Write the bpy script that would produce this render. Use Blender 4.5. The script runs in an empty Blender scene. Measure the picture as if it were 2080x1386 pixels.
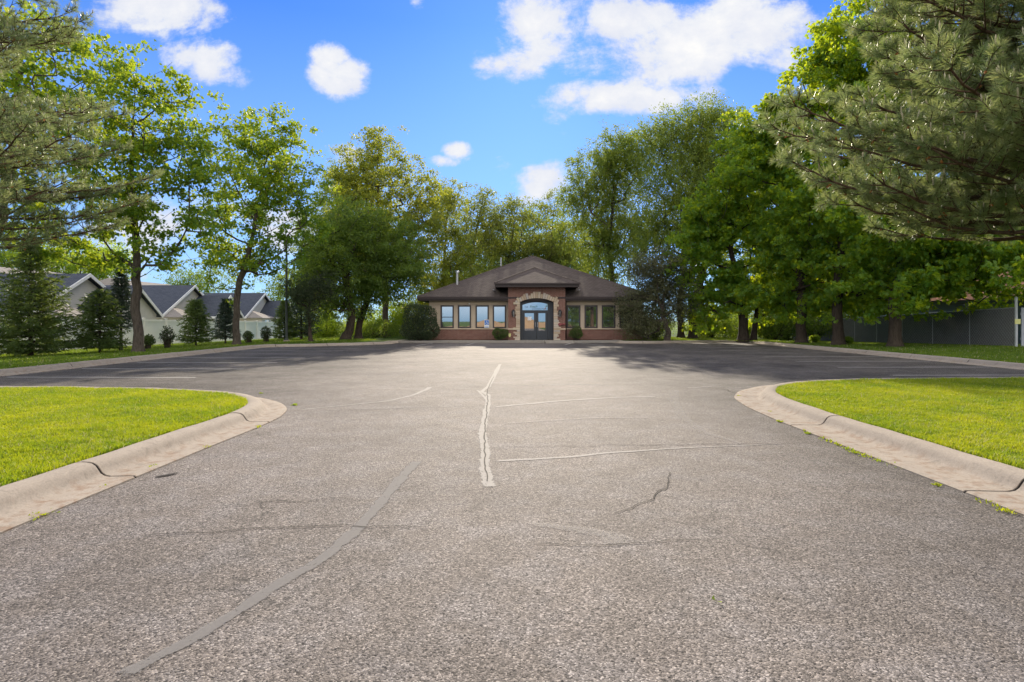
import bpy, math, random
import numpy as np
from mathutils import Vector, geometry
C = bpy.context.scene
COL = C.collection
R_ = math.radians

# ------------------------------------------------------------------ camera
F = 1155.0; HY = 651.0; CX = 1040.0; EYE = 1.5
cam_d = bpy.data.cameras.new('camera'); cam = bpy.data.objects.new('camera', cam_d); COL.objects.link(cam)
cam_d.sensor_width = 36; cam_d.lens = F/2080*36
cam_d.shift_y = -(693-HY)/2080
cam_d.clip_start = 0.1; cam_d.clip_end = 3000
cam.location = (0, 0, EYE); cam.rotation_euler = (math.pi/2, 0, 0)
C.camera = cam
def P(px, py, Y): return np.array([(px-CX)/F*Y, Y, EYE-(py-HY)/F*Y])
def G(px, py, z=0.0):
    Y = F*(EYE-z)/(py-HY); return np.array([(px-CX)/F*Y, Y, z])

# ------------------------------------------------------------------ node helper
class NT:
    def __init__(s, tree): s.t = tree; s.n = tree.nodes; s.l = tree.links
    def add(s, kind, **kw):
        n = s.n.new(kind)
        for k, v in kw.items(): setattr(n, k, v)
        return n
    def set(s, sock, v):
        if isinstance(v, bpy.types.NodeSocket): s.l.new(v, sock)
        else:
            if hasattr(sock, 'default_value'):
                if isinstance(v, (tuple, list)) and len(v) == 3 and sock.type == 'RGBA': v = (*v, 1)
                sock.default_value = v
    def math(s, op, a, b=0.0, c=None, clamp=False):
        n = s.add('ShaderNodeMath', operation=op); n.use_clamp = clamp
        s.set(n.inputs[0], a); s.set(n.inputs[1], b)
        if c is not None: s.set(n.inputs[2], c)
        return n.outputs[0]
    def mix(s, f, a, b, mode='MIX'):
        n = s.add('ShaderNodeMix', data_type='RGBA', blend_type=mode)
        s.set(n.inputs[0], f); s.set(n.inputs[6], a); s.set(n.inputs[7], b); return n.outputs[2]
    def noise(s, vec, scale, detail=3, rough=.55, dist=0.0, out=0):
        n = s.add('ShaderNodeTexNoise'); s.set(n.inputs['Vector'], vec)
        n.inputs['Scale'].default_value = scale; n.inputs['Detail'].default_value = detail
        n.inputs['Roughness'].default_value = rough; n.inputs['Distortion'].default_value = dist
        return n.outputs[out]
    def ramp(s, f, stops, interp='LINEAR'):
        n = s.add('ShaderNodeValToRGB'); n.color_ramp.interpolation = interp
        e = n.color_ramp.elements
        while len(e) < len(stops): e.new(.5)
        for i, (p, c) in enumerate(stops):
            e[i].position = p; e[i].color = (*c, 1) if len(c) == 3 else c
        s.set(n.inputs[0], f); return n.outputs[0]
    def mapr(s, v, a, b, c=0.0, d=1.0, smooth=False):
        n = s.add('ShaderNodeMapRange'); n.clamp = True
        if smooth: n.interpolation_type = 'SMOOTHSTEP'
        s.set(n.inputs[0], v)
        for i, x in enumerate((a, b, c, d)): n.inputs[i+1].default_value = x
        return n.outputs[0]
    def sep(s, v):
        n = s.add('ShaderNodeSeparateXYZ'); s.set(n.inputs[0], v); return n.outputs
    def comb(s, x, y, z):
        n = s.add('ShaderNodeCombineXYZ')
        for i, v in enumerate((x, y, z)): s.set(n.inputs[i], v)
        return n.outputs[0]
    def bump(s, h, strength, dist, normal=None):
        n = s.add('ShaderNodeBump'); s.set(n.inputs['Height'], h)
        n.inputs['Strength'].default_value = strength; n.inputs['Distance'].default_value = dist
        if normal is not None: s.set(n.inputs['Normal'], normal)
        return n.outputs[0]

# ------------------------------------------------------------------ world, sun, exposure
SUN_EL, SUN_AZ = R_(26.5), R_(2.0)
w = bpy.data.worlds.new('World'); C.world = w; w.use_nodes = True
nt = NT(w.node_tree); nt.n.clear()
sky = nt.add('ShaderNodeTexSky', sky_type='NISHITA'); sky.sun_disc = False
sky.sun_elevation = SUN_EL; sky.sun_rotation = SUN_AZ
sky.air_density = 1.0; sky.dust_density = 0.1; sky.ozone_density = 4.0
tc = nt.add('ShaderNodeTexCoord'); d = tc.outputs['Generated']
sx, sy, sz = nt.sep(d)
ysafe = nt.math('MAXIMUM', sy, 0.05)
u = nt.math('DIVIDE', sx, ysafe); v = nt.math('DIVIDE', sz, ysafe)
uv0 = nt.comb(nt.math('MULTIPLY', u, .72), nt.math('MULTIPLY', v, 1.2), 0.0)
wob = nt.noise(uv0, 7.0, 9, .64, .35)
wob2 = nt.noise(nt.comb(nt.math('ADD', u, 7.3), v, 2.0), 22.0, 8, .68)
CLOUDS = [(1500,70,150,80,1.7),(1400,95,130,75,1.6),(1330,120,110,55,1.2),(1180,40,70,60,.8),(1285,35,120,50,1.5),(1100,65,85,75,1.4),(1045,135,75,30,.85),(1210,110,120,40,.8),
          (1225,198,120,36,1.6),(1595,115,50,45,1.4),(1330,205,60,26,.8),(1300,160,90,30,.6),
          (675,118,42,34,1.3),(705,142,44,30,1.2),(690,172,40,22,1.1),(655,150,26,30,.8),(700,170,40,30,.8),(330,15,125,60,1.6),(250,40,80,40,.7),(410,125,78,48,1.4),(932,310,30,22,1.4),(905,328,34,12,1.1),
          (1110,368,62,42,1.5),(1100,395,60,25,.6),(690,315,40,18,.5),(845,12,18,18,.7),(1425,190,50,22,.5),(1020,335,22,14,.5),
          (480,160,30,18,.4),(300,470,160,60,.7),(620,470,120,50,.7),(150,560,150,40,.7),(1560,210,20,20,.4),(1130,235,22,12,.4)]
fld = None
for (cx, cy, rx, ry, k) in CLOUDS:
    uu, vv, ru, rv = (cx-CX)/F, (HY-cy)/F, rx/F*1.15, ry/F*1.15
    a = nt.math('MULTIPLY', nt.math('SUBTRACT', u, uu), 1/ru); b = nt.math('MULTIPLY', nt.math('SUBTRACT', v, vv), 1/rv)
    q = nt.math('ADD', nt.math('MULTIPLY', a, a), nt.math('MULTIPLY', b, b))
    f = nt.math('MULTIPLY', nt.math('SUBTRACT', 1.0, q), k)
    fld = f if fld is None else nt.math('MAXIMUM', fld, f)
fld = nt.math('MAXIMUM', fld, -0.9)
nz = nt.math('MULTIPLY', nt.math('SUBTRACT', wob, .5), 5.0)
nz2 = nt.math('MULTIPLY', nt.math('SUBTRACT', wob2, .5), 2.4)
fld = nt.math('ADD', fld, nt.math('ADD', nz, nz2))
front = nt.mapr(sy, .08, .25)
cmask = nt.math('MULTIPLY', nt.mapr(fld, -.15, 1.15, 0, 1, True), front)
# unseen clouds behind the camera, added and spread wide as frontal fill light
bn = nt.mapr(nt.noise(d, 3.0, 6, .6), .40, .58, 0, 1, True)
rear_fill = nt.math('MULTIPLY', bn, nt.math('SUBTRACT', 1.0, front))
cmask = nt.math('MAXIMUM', cmask, nt.math('MULTIPLY', rear_fill, nt.mapr(sz, 0.0, .1)))
hs = nt.add('ShaderNodeHueSaturation'); nt.set(hs.inputs['Color'], sky.outputs[0]); hs.inputs['Saturation'].default_value = 1.0
hs.inputs['Value'].default_value = 1.0
skyc = nt.mix(1.0, hs.outputs[0], (.275, .485, .85), 'MULTIPLY')
hz = nt.mapr(sz, 0.02, .46, .62, 0.0)                      # pale air toward the horizon
skyc = nt.mix(hz, skyc, (2.5, 3.6, 4.9))
cfront = nt.mix(nt.mapr(fld, .3, 2.0, 0, 1), (3.5, 3.75, 4.3), (4.75, 4.7, 4.65))
cfront = nt.mix(nt.mapr(nt.noise(uv0, 11.0, 5), .38, .62, .45, 0), cfront, (3.3, 3.5, 4.2))
cshade = nt.mix(front, (13.5, 12.8, 11.8), cfront)   # unseen rear clouds raised in brightness to fill the shaded building front
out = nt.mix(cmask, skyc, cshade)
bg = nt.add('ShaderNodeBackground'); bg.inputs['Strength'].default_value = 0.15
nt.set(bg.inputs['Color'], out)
wo = nt.add('ShaderNodeOutputWorld'); nt.l.new(bg.outputs[0], wo.inputs[0])

sd = bpy.data.lights.new('sun', 'SUN'); sd.energy = 4.6; sd.angle = R_(.53); sd.color = (1.0, .88, .70)
sun = bpy.data.objects.new('sun', sd); COL.objects.link(sun)
sdir = Vector((math.sin(SUN_AZ)*math.cos(SUN_EL), math.cos(SUN_AZ)*math.cos(SUN_EL), math.sin(SUN_EL)))
sun.rotation_euler = sdir.to_track_quat('Z', 'Y').to_euler(); sun.location = (0, 60, 60)
C.view_settings.view_transform = 'Standard'; C.view_settings.look = 'None'
C.view_settings.exposure = 0.5; C.view_settings.gamma = 1.0
C.render.engine = 'CYCLES'
cy = C.cycles
cy.max_bounces = 7; cy.diffuse_bounces = 4; cy.glossy_bounces = 3; cy.transmission_bounces = 5; cy.transparent_max_bounces = 8
cy.use_denoising = True; cy.sample_clamp_indirect = 4.0
try: cy.denoiser = 'OPENIMAGEDENOISE'
except Exception: pass

# ------------------------------------------------------------------ mesh helpers
def build(name, V, Fs, mat, parent=None, smooth=False):
    """V (n,3); Fs = list of int arrays (m,k)."""
    V = np.asarray(V, dtype=np.float32)
    Fs = [np.asarray(f, dtype=np.int32) for f in Fs if len(f)]
    me = bpy.data.meshes.new(name)
    me.vertices.add(len(V)); me.vertices.foreach_set('co', V.ravel())
    loops = np.concatenate([f.ravel() for f in Fs])
    tot = np.concatenate([np.full(len(f), f.shape[1], np.int32) for f in Fs])
    st = np.concatenate([[0], np.cumsum(tot)[:-1]]).astype(np.int32)
    me.loops.add(len(loops)); me.loops.foreach_set('vertex_index', loops)
    me.polygons.add(len(tot)); me.polygons.foreach_set('loop_start', st); me.polygons.foreach_set('loop_total', tot)
    me.polygons.foreach_set('use_smooth', np.full(len(tot), bool(smooth)))
    me.update(calc_edges=True); me.validate()
    if mat: me.materials.append(mat)
    o = bpy.data.objects.new(name, me); COL.objects.link(o)
    if parent: o.parent = parent
    return o
def tag(o, label=None, cat=None, group=None, kind=None):
    if label: o['label'] = label
    if cat: o['category'] = cat
    if group: o['group'] = group
    if kind: o['kind'] = kind
    return o
def thing(name, label, cat, loc=(0,0,0), group=None):
    o = bpy.data.objects.new(name, None); COL.objects.link(o); o.location = loc; o.empty_display_size = .3
    return tag(o, label, cat, group)
def copy_tree(o, parent=None):
    c = o.copy(); COL.objects.link(c)
    if parent: c.parent = parent
    for ch in list(o.children): copy_tree(ch, c)
    return c
class MB:
    def __init__(s): s.V = []; s.F = {}; s.n = 0
    def add(s, V, F):
        V = np.asarray(V, float)
        for f in F:
            s.F.setdefault(len(f), []).append([i+s.n for i in f])
        s.V.append(V); s.n += len(V); return s
    def box(s, x0, x1, y0, y1, z0, z1):
        V = [(x0,y0,z0),(x1,y0,z0),(x1,y1,z0),(x0,y1,z0),(x0,y0,z1),(x1,y0,z1),(x1,y1,z1),(x0,y1,z1)]
        return s.add(V, [(3,2,1,0),(4,5,6,7),(0,1,5,4),(1,2,6,5),(2,3,7,6),(3,0,4,7)])
    def prism(s, pts, y0, y1, axis='y'):
        """polygon in (x,z) extruded along y (or (y,z) along x, or (x,y) along z)."""
        n = len(pts)
        def mk(p, t): return {'y': (p[0], t, p[1]), 'x': (t, p[0], p[1]), 'z': (p[0], p[1], t)}[axis]
        V = [mk(p, y0) for p in pts]+[mk(p, y1) for p in pts]
        F = [tuple(range(n)), tuple(reversed(range(n, 2*n)))]+[(i+n, (i+1)%n+n, (i+1)%n, i) for i in range(n)]
        return s.add(V, F)
    def tube(s, pts, rad, n=8, cap=True):
        pts = [Vector(p) for p in pts]; V = []; F = []
        if not isinstance(rad, (list, tuple, np.ndarray)): rad = [rad]*len(pts)
        for i, p in enumerate(pts):
            t = (pts[min(i+1, len(pts)-1)]-pts[max(i-1, 0)]).normalized()
            a = t.cross(Vector((0,1,0)) if abs(t.y) < .9 else Vector((1,0,0))).normalized(); b = t.cross(a)
            for k in range(n):
                th = 2*math.pi*k/n; V.append(p+(a*math.cos(th)+b*math.sin(th))*rad[i])
        for i in range(len(pts)-1):
            for k in range(n):
                F.append((i*n+k, i*n+(k+1)%n, (i+1)*n+(k+1)%n, (i+1)*n+k))
        if cap: F.append(tuple(reversed(range(n)))); F.append(tuple(range((len(pts)-1)*n, len(pts)*n)))
        return s.add([tuple(v) for v in V], F)
    def build(s, name, mat, parent=None, smooth=False):
        return build(name, np.concatenate(s.V), [np.array(f) for f in s.F.values()], mat, parent, smooth)

# ------------------------------------------------------------------ materials
def new_mat(name):
    m = bpy.data.materials.new(name); m.use_nodes = True
    t = NT(m.node_tree); b = t.n['Principled BSDF']; return m, t, b
def plain(name, c, rough=.6, spec=.4, metal=0.0, var=.15, scale=3.0, bump=0.0):
    m, t, b = new_mat(name); oc = t.add('ShaderNodeTexCoord').outputs['Object']
    n = t.noise(oc, scale, 5)
    t.set(b.inputs['Base Color'], t.mix(n, tuple(x*(1-var) for x in c), tuple(min(1, x*(1+var)) for x in c)))
    b.inputs['Roughness'].default_value = rough; b.inputs['Specular IOR Level'].default_value = spec; b.inputs['Metallic'].default_value = metal
    if bump: t.set(b.inputs['Normal'], t.bump(t.noise(oc, scale*8, 4), bump, .02))
    return m
def leaf_mat(name, c1, c2, tr1, tr2, k=.5, rough=.45, spec=.35, patch=0, psc=5):
    m, t, b = new_mat(name)
    g = t.add('ShaderNodeNewGeometry'); r = g.outputs['Random Per Island']
    if patch:
        oc = t.add('ShaderNodeTexCoord').outputs['Object']
        r = t.math('ADD', t.math('MULTIPLY', r, 1-patch), t.math('MULTIPLY', t.mapr(t.noise(oc, psc, 2), .36, .64), patch))
    t.set(b.inputs['Base Color'], t.mix(r, c1, c2)); b.inputs['Roughness'].default_value = rough
    b.inputs['Specular IOR Level'].default_value = spec
    tl = t.add('ShaderNodeBsdfTranslucent'); t.set(tl.inputs['Color'], t.mix(r, tr1, tr2))
    mx = t.add('ShaderNodeMixShader'); mx.inputs[0].default_value = k
    t.l.new(b.outputs[0], mx.inputs[1]); t.l.new(tl.outputs[0], mx.inputs[2])
    t.l.new(mx.outputs[0], t.n['Material Output'].inputs[0]); return m
def bark_mat(name, c1, c2, sc=6.0):
    m, t, b = new_mat(name); oc = t.add('ShaderNodeTexCoord').outputs['Object']
    mp = t.add('ShaderNodeMapping'); t.set(mp.inputs[0], oc); mp.inputs['Scale'].default_value = (1, 1, .18)
    n = t.noise(mp.outputs[0], sc*3, 5, .65, .6)
    t.set(b.inputs['Base Color'], t.ramp(n, [(.3, c1), (.7, c2)])); b.inputs['Roughness'].default_value = .95
    b.inputs['Specular IOR Level'].default_value = .15
    t.set(b.inputs['Normal'], t.bump(n, .8, .04)); return m

M = {}
M['maple'] = leaf_mat('maple_leaf', (.06,.145,.02), (.105,.20,.026), (.30,.45,.02), (.58,.62,.03), .55)
M['maple_dense'] = leaf_mat('dense_maple_leaf', (.055,.145,.026), (.11,.22,.034), (.36,.52,.015), (.72,.76,.02), .58, .4, .4)
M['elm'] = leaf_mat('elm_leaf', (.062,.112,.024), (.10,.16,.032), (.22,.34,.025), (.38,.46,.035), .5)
M['ash'] = leaf_mat('ash_leaf', (.085,.125,.028), (.13,.165,.035), (.34,.40,.03), (.58,.56,.05), .6)
M['birch'] = leaf_mat('birch_leaf', (.095,.15,.034), (.14,.195,.042), (.26,.36,.03), (.44,.48,.05), .52)
M['oak'] = leaf_mat('oak_leaf', (.10,.128,.034), (.145,.168,.044), (.30,.36,.04), (.44,.46,.06), .55)
M['plum'] = leaf_mat('plum_leaf', (.085,.098,.044), (.135,.142,.070), (.13,.13,.05), (.22,.20,.08), .42)
M['yew'] = leaf_mat('yew_leaf', (.03,.048,.022), (.06,.082,.035), (.05,.08,.02), (.09,.13,.03), .3)
M['box'] = leaf_mat('box_leaf', (.05,.085,.02), (.085,.13,.03), (.09,.16,.02), (.14,.22,.03), .35)
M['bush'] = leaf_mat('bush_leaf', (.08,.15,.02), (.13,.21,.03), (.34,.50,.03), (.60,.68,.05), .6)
M['spruce'] = leaf_mat('spruce_needle', (.055,.10,.03), (.115,.165,.05), (.16,.24,.035), (.30,.36,.06), .42)
M['blue_spruce'] = leaf_mat('blue_spruce_needle', (.045,.075,.055), (.075,.105,.075), (.06,.09,.05), (.11,.14,.07), .3)
M['pine'] = leaf_mat('pine_needle', (.100,.160,.052), (.25,.285,.135), (.25,.35,.08), (.50,.52,.20), .45, .36, .7, .6, 5.5)
M['candle'] = leaf_mat('pine_candle', (.42,.38,.24), (.55,.48,.32), (.35,.3,.15), (.45,.38,.2), .3)
M['cone'] = plain('pine_cone', (.30,.13,.04), .8, .2)
M['bark'] = bark_mat('maple_bark', (.045,.036,.028), (.14,.115,.092))
M['bark_dark'] = bark_mat('dark_bark', (.030,.022,.017), (.085,.066,.05))
M['bark_pine'] = bark_mat('pine_bark', (.05,.032,.022), (.16,.10,.065), 4)
def grass_mat(name, cols, trs, k):
    m, t, b = new_mat(name); r = t.add('ShaderNodeNewGeometry').outputs['Random Per Island']; oc = t.add('ShaderNodeTexCoord').outputs['Object']
    patch = t.math('ADD', t.math('MULTIPLY', t.noise(oc, .9, 4, .6), .75), t.math('MULTIPLY', t.noise(oc, 7, 3, .6), .45))
    f = t.math('ADD', t.math('MULTIPLY', r, .42), t.math('MULTIPLY', t.math('SUBTRACT', patch, .42), 2.3), clamp=True)
    straw = t.math('GREATER_THAN', t.math('ADD', r, t.math('MULTIPLY', t.math('SUBTRACT', t.noise(oc, 2.2, 4), .5), .35)), .955)
    t.set(b.inputs['Base Color'], t.mix(straw, t.mix(f, cols[0], cols[1]), (.42,.38,.20))); b.inputs['Roughness'].default_value = .5; b.inputs['Specular IOR Level'].default_value = .3
    tl = t.add('ShaderNodeBsdfTranslucent'); t.set(tl.inputs['Color'], t.mix(straw, t.mix(f, trs[0], trs[1]), (.5,.45,.2)))
    mx = t.add('ShaderNodeMixShader'); mx.inputs[0].default_value = k; t.l.new(b.outputs[0], mx.inputs[1]); t.l.new(tl.outputs[0], mx.inputs[2]); t.l.new(mx.outputs[0], t.n['Material Output'].inputs[0]); return m
M['grass'] = grass_mat('grass_blade', ((.05,.12,.012), (.17,.235,.018)), ((.16,.34,.010), (.66,.66,.02)), .5)
M['grass_far'] = grass_mat('grass_blade_far', ((.045,.10,.014), (.12,.19,.022)), ((.12,.25,.012), (.38,.46,.03)), .45)

def asphalt_mat(name='asphalt', lift=1.0, stones=1.0):
    m, t, b = new_mat(name); oc = t.add('ShaderNodeTexCoord').outputs['Object']
    vo = t.add('ShaderNodeTexVoronoi'); t.set(vo.inputs['Vector'], oc); vo.inputs['Scale'].default_value = 115
    vc = t.sep(vo.outputs['Color'])[0]
    stone = t.ramp(vc, [(0, (.045,.04,.037)), (.22, (.12,.107,.098)), (.55, (.21,.187,.171)), (.86, (.31,.277,.252)), (1, (.52,.47,.43))])
    vo2 = t.add('ShaderNodeTexVoronoi'); t.set(vo2.inputs['Vector'], oc); vo2.inputs['Scale'].default_value = 44
    pits = t.mapr(t.sep(vo2.outputs['Color'])[1], .76, .90)
    pits = t.math('MULTIPLY', pits, t.mapr(vo2.outputs['Distance'], .38, .15))
    big = t.noise(oc, .45, 5, .6); mid = t.noise(oc, 2.3, 6, .65); fine = t.noise(oc, 22, 4, .6)
    X, Y, Z = t.sep(oc)
    # wheel-worn, bleached centre of the drive against the darker margins
    worn = t.mapr(t.math('ADD', t.math('ABSOLUTE', t.math('ADD', X, t.math('MULTIPLY', big, 1.6))), -.8), 1.4, 5.0, 1.0, 0.0, True)
    k = t.math('ADD', .395, t.math('MULTIPLY', worn, .37))
    k = t.math('ADD', k, t.math('MULTIPLY', t.math('SUBTRACT', mid, .5), .75))
    k = t.math('ADD', k, t.math('MULTIPLY', t.math('SUBTRACT', big, .5), .85))
    k = t.math('ADD', k, t.math('MULTIPLY', t.math('SUBTRACT', fine, .5), .55))
    k = t.math('MULTIPLY', k, lift)
    c = t.mix(1.0, stone, t.comb(k, t.math('MULTIPLY', k, .96), t.math('MULTIPLY', k, .92)), 'MULTIPLY')
    cool = t.mix(t.mapr(mid, .45, .6, 0, .6), c, t.mix(1.0, c, (.92, .975, 1.06), 'MULTIPLY'))
    c = t.mix(t.math('MULTIPLY', pits, .85), cool, (.012, .011, .010))
    # hairline cracks
    wv = t.add('ShaderNodeVectorMath', operation='ADD'); t.set(wv.inputs[0], oc)
    nn = t.add('ShaderNodeVectorMath', operation='SCALE'); t.set(nn.inputs[0], t.noise(oc, 3.0, 5, .6, 0, 1)); nn.inputs['Scale'].default_value = .55
    t.set(wv.inputs[1], nn.outputs[0])
    ve = t.add('ShaderNodeTexVoronoi', feature='DISTANCE_TO_EDGE'); t.set(ve.inputs['Vector'], wv.outputs[0]); ve.inputs['Scale'].default_value = .42
    cr = t.mapr(ve.outputs[0], .0, .006, 1, 0); cr = t.math('MULTIPLY', cr, t.mapr(t.noise(oc, .8, 3), .50, .62))
    c = t.mix(t.math('MULTIPLY', cr, .75), c, (.02,.018,.016))
    t.set(b.inputs['Base Color'], c); b.inputs['Roughness'].default_value = .78; b.inputs['Specular IOR Level'].default_value = .3
    h = t.math('ADD', t.math('MULTIPLY', vo.outputs['Distance'], -1.0), t.math('MULTIPLY', pits, -2.0))
    h = t.math('ADD', h, t.math('MULTIPLY', vc, .5))
    t.set(b.inputs['Normal'], t.bump(h, .42*stones, .012)); return m
M['asphalt'] = asphalt_mat()

def overlay_mat(name, c1, c2, cover, sc=9.0, top=.85):
    """worn paint or sealer lying on the asphalt; gaps worn through show the asphalt sheet below"""
    m, t, b = new_mat(name); oc = t.add('ShaderNodeTexCoord').outputs['Object']
    n = t.noise(oc, sc, 6, .7); n2 = t.noise(oc, 60, 3, .7)
    t.set(b.inputs['Base Color'], t.mix(n2, c1, c2)); b.inputs['Roughness'].default_value = .8; b.inputs['Specular IOR Level'].default_value = .2
    f = t.math('ADD', n, t.math('MULTIPLY', t.math('SUBTRACT', n2, .5), 1.1))
    at = t.add('ShaderNodeAttribute'); at.attribute_name = 'edge'
    f = t.math('ADD', f, t.math('MULTIPLY', at.outputs['Fac'], -.55))
    a = t.math('MULTIPLY', t.mapr(f, .44-cover*.5, .70-cover*.5), top)
    tr = t.add('ShaderNodeBsdfTransparent'); mx = t.add('ShaderNodeMixShader')
    t.set(mx.inputs[0], a); t.l.new(tr.outputs[0], mx.inputs[1]); t.l.new(b.outputs[0], mx.inputs[2])
    t.l.new(mx.outputs[0], t.n['Material Output'].inputs[0]); return m
M['paint'] = overlay_mat('worn_paint', (.40,.39,.36), (.62,.60,.56), .95)
M['seal'] = overlay_mat('crack_sealer', (.27,.25,.225), (.42,.395,.36), .62)
M['sealdk'] = overlay_mat('smooth_sealer', (.165,.155,.145), (.24,.225,.21), .72, 9, .8)
M['scuff'] = overlay_mat('chalky_scuff', (.27,.25,.228), (.40,.37,.335), .34, 20, .42)
M['crackline'] = overlay_mat('open_crack', (.012,.011,.010), (.035,.03,.027), .75, 25, .95)

def concrete_mat(name, c=(.38,.325,.265)):
    m, t, b = new_mat(name); oc = t.add('ShaderNodeTexCoord').outputs['Object']
    n = t.noise(oc, 2.2, 6, .65); f = t.noise(oc, 55, 4, .65); st = t.noise(oc, 7, 6, .7)
    X, Y, Z = t.sep(oc)
    gut = t.mapr(t.math('ADD', Z, t.math('MULTIPLY', t.math('SUBTRACT', st, .5), .12)), .01, .12, 1.0, 0.0)
    col = t.mix(n, tuple(x*.78 for x in c), tuple(x*1.16 for x in c))
    col = t.mix(t.mapr(f, .3, .7, .0, .5), col, tuple(x*.55 for x in c))
    rust = t.math('MULTIPLY', t.mapr(st, .5, .68), t.math('MULTIPLY', gut, .95))
    col = t.mix(rust, col, (.20,.115,.065))
    dirt = t.mapr(t.noise(oc, 5, 6, .75, 1.5), .53, .70, 0, .6); col = t.mix(dirt, col, tuple(x*.45 for x in c))
    t.set(b.inputs['Base Color'], col); b.inputs['Roughness'].default_value = .9; b.inputs['Specular IOR Level'].default_value = .2
    t.set(b.inputs['Normal'], t.bump(t.math('ADD', f, t.math('MULTIPLY', st, .6)), .35, .01)); return m
M['concrete'] = concrete_mat('kerb_concrete')
M['walk'] = concrete_mat('walk_concrete', (.34,.31,.27))
M['joint'] = plain('joint_dark', (.03,.026,.022), .95, .1)

def lawn_mat():
    m, t, b = new_mat('lawn_turf'); oc = t.add('ShaderNodeTexCoord').outputs['Object']
    n = t.noise(oc, 1.3, 5, .6); f = t.noise(oc, 45, 4, .7)
    c = t.mix(n, (.055,.115,.012), (.095,.15,.016)); c = t.mix(t.mapr(f, .35, .7, 0, .6), c, (.03,.06,.008))
    t.set(b.inputs['Base Color'], c); b.inputs['Roughness'].default_value = .9; b.inputs['Specular IOR Level'].default_value = .1
    t.set(b.inputs['Normal'], t.bump(f, .8, .05)); return m
M['lawn'] = lawn_mat()

def brick_mat(name, c1, c2, mortar, bw=.21, bh=.07, ms=.011):
    m, t, b = new_mat(name); oc = t.add('ShaderNodeTexCoord').outputs['Object']
    X, Y, Z = t.sep(oc); vec = t.comb(t.math('ADD', X, Y), Z, 0.0)
    br = t.add('ShaderNodeTexBrick'); t.set(br.inputs['Vector'], vec)
    br.inputs['Scale'].default_value = 1.0; br.inputs['Brick Width'].default_value = bw; br.inputs['Row Height'].default_value = bh
    br.inputs['Mortar Size'].default_value = ms; br.inputs['Mortar Smooth'].default_value = .3; br.inputs['Bias'].default_value = 0
    br.inputs['Color1'].default_value = (*c1, 1); br.inputs['Color2'].default_value = (*c2, 1); br.inputs['Mortar'].default_value = (*mortar, 1)
    n = t.noise(oc, 6, 5, .6)
    t.set(b.inputs['Base Color'], t.mix(t.mapr(n, .3, .7, .0, .4), br.outputs[0], tuple(x*.5 for x in c1)))
    b.inputs['Roughness'].default_value = .9; b.inputs['Specular IOR Level'].default_value = .2
    t.set(b.inputs['Normal'], t.bump(br.outputs['Fac'], -.5, .01)); return m
M['brick'] = brick_mat('red_brick', (.175,.058,.037), (.235,.09,.058), (.33,.27,.23))
def shingle_mat(name, ca, cb, cc):
    m, t, b = new_mat(name); oc = t.add('ShaderNodeTexCoord').outputs['Object']
    X, Y, Z = t.sep(oc); vec = t.comb(t.math('ADD', X, t.math('MULTIPLY', Y, .37)), t.math('MULTIPLY', Z, 2.3), 0.0)
    br = t.add('ShaderNodeTexBrick'); t.set(br.inputs['Vector'], vec)
    br.inputs['Brick Width'].default_value = .30; br.inputs['Row Height'].default_value = .15; br.inputs['Mortar Size'].default_value = .012
    br.inputs['Scale'].default_value = 1.0
    br.inputs['Color1'].default_value = (*ca, 1); br.inputs['Color2'].default_value = (*cb, 1); br.inputs['Mortar'].default_value = (*[x*.4 for x in ca], 1)
    n = t.noise(oc, 1.1, 5, .6); g = t.noise(oc, 30, 3, .7)
    c = t.mix(t.mapr(n, .35, .7, 0, .5), br.outputs[0], cc); c = t.mix(t.mapr(g, .4, .7, 0, .35), c, tuple(x*.5 for x in ca))
    t.set(b.inputs['Base Color'], c); b.inputs['Roughness'].default_value = .92; b.inputs['Specular IOR Level'].default_value = .2
    t.set(b.inputs['Normal'], t.bump(t.math('ADD', br.outputs['Fac'], t.math('MULTIPLY', g, -.6)), -.5, .02)); return m
M['roof'] = shingle_mat('brown_shingle', (.084,.067,.060), (.128,.103,.092), (.104,.085,.076))
M['roof_blue'] = shingle_mat('slate_shingle', (.060,.070,.090), (.095,.106,.13), (.075,.085,.105))
M['roof_taupe'] = shingle_mat('taupe_shingle', (.26,.24,.215), (.33,.30,.27), (.29,.265,.24))
M['roof_tile'] = shingle_mat('clay_roof', (.45,.22,.13), (.58,.32,.2), (.5,.27,.17))
M['fascia'] = plain('brown_fascia', (.035,.022,.02), .5, .4)
M['soffit'] = plain('brown_soffit', (.05,.034,.028), .7, .3)
def siding_mat(name, c, pitch=.15, vertical=True):
    m, t, b = new_mat(name); oc = t.add('ShaderNodeTexCoord').outputs['Object']; X, Y, Z = t.sep(oc)
    q = t.math('ADD', X, Y) if vertical else Z
    fr = t.math('FRACT', t.math('MULTIPLY', q, 1/pitch)); line = t.mapr(fr, .0, .10, 1.0, 0.0)
    n = t.noise(oc, 3, 5)
    col = t.mix(n, tuple(x*.86 for x in c), tuple(x*1.1 for x in c))
    t.set(b.inputs['Base Color'], t.mix(t.math('MULTIPLY', line, .35), col, tuple(x*.45 for x in c)))
    b.inputs['Roughness'].default_value = .75; t.set(b.inputs['Normal'], t.bump(line, -.6, .015)); return m
M['siding'] = siding_mat('tan_siding', (.50,.40,.29))
M['siding_house'] = siding_mat('cream_siding', (.70,.66,.58), .14, False)
M['trim_tan'] = plain('tan_trim', (.56,.44,.31), .7, .3, var=.1)
M['trim_white'] = plain('white_trim', (.80,.80,.78), .5, .4, var=.05)
M['frame_dark'] = plain('dark_window_frame', (.035,.026,.024), .45, .5)
M['door_dark'] = plain('slate_door_paint', (.032,.038,.046), .4, .5)
M['metal'] = plain('brushed_steel', (.55,.56,.58), .35, .5, .9)
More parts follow.
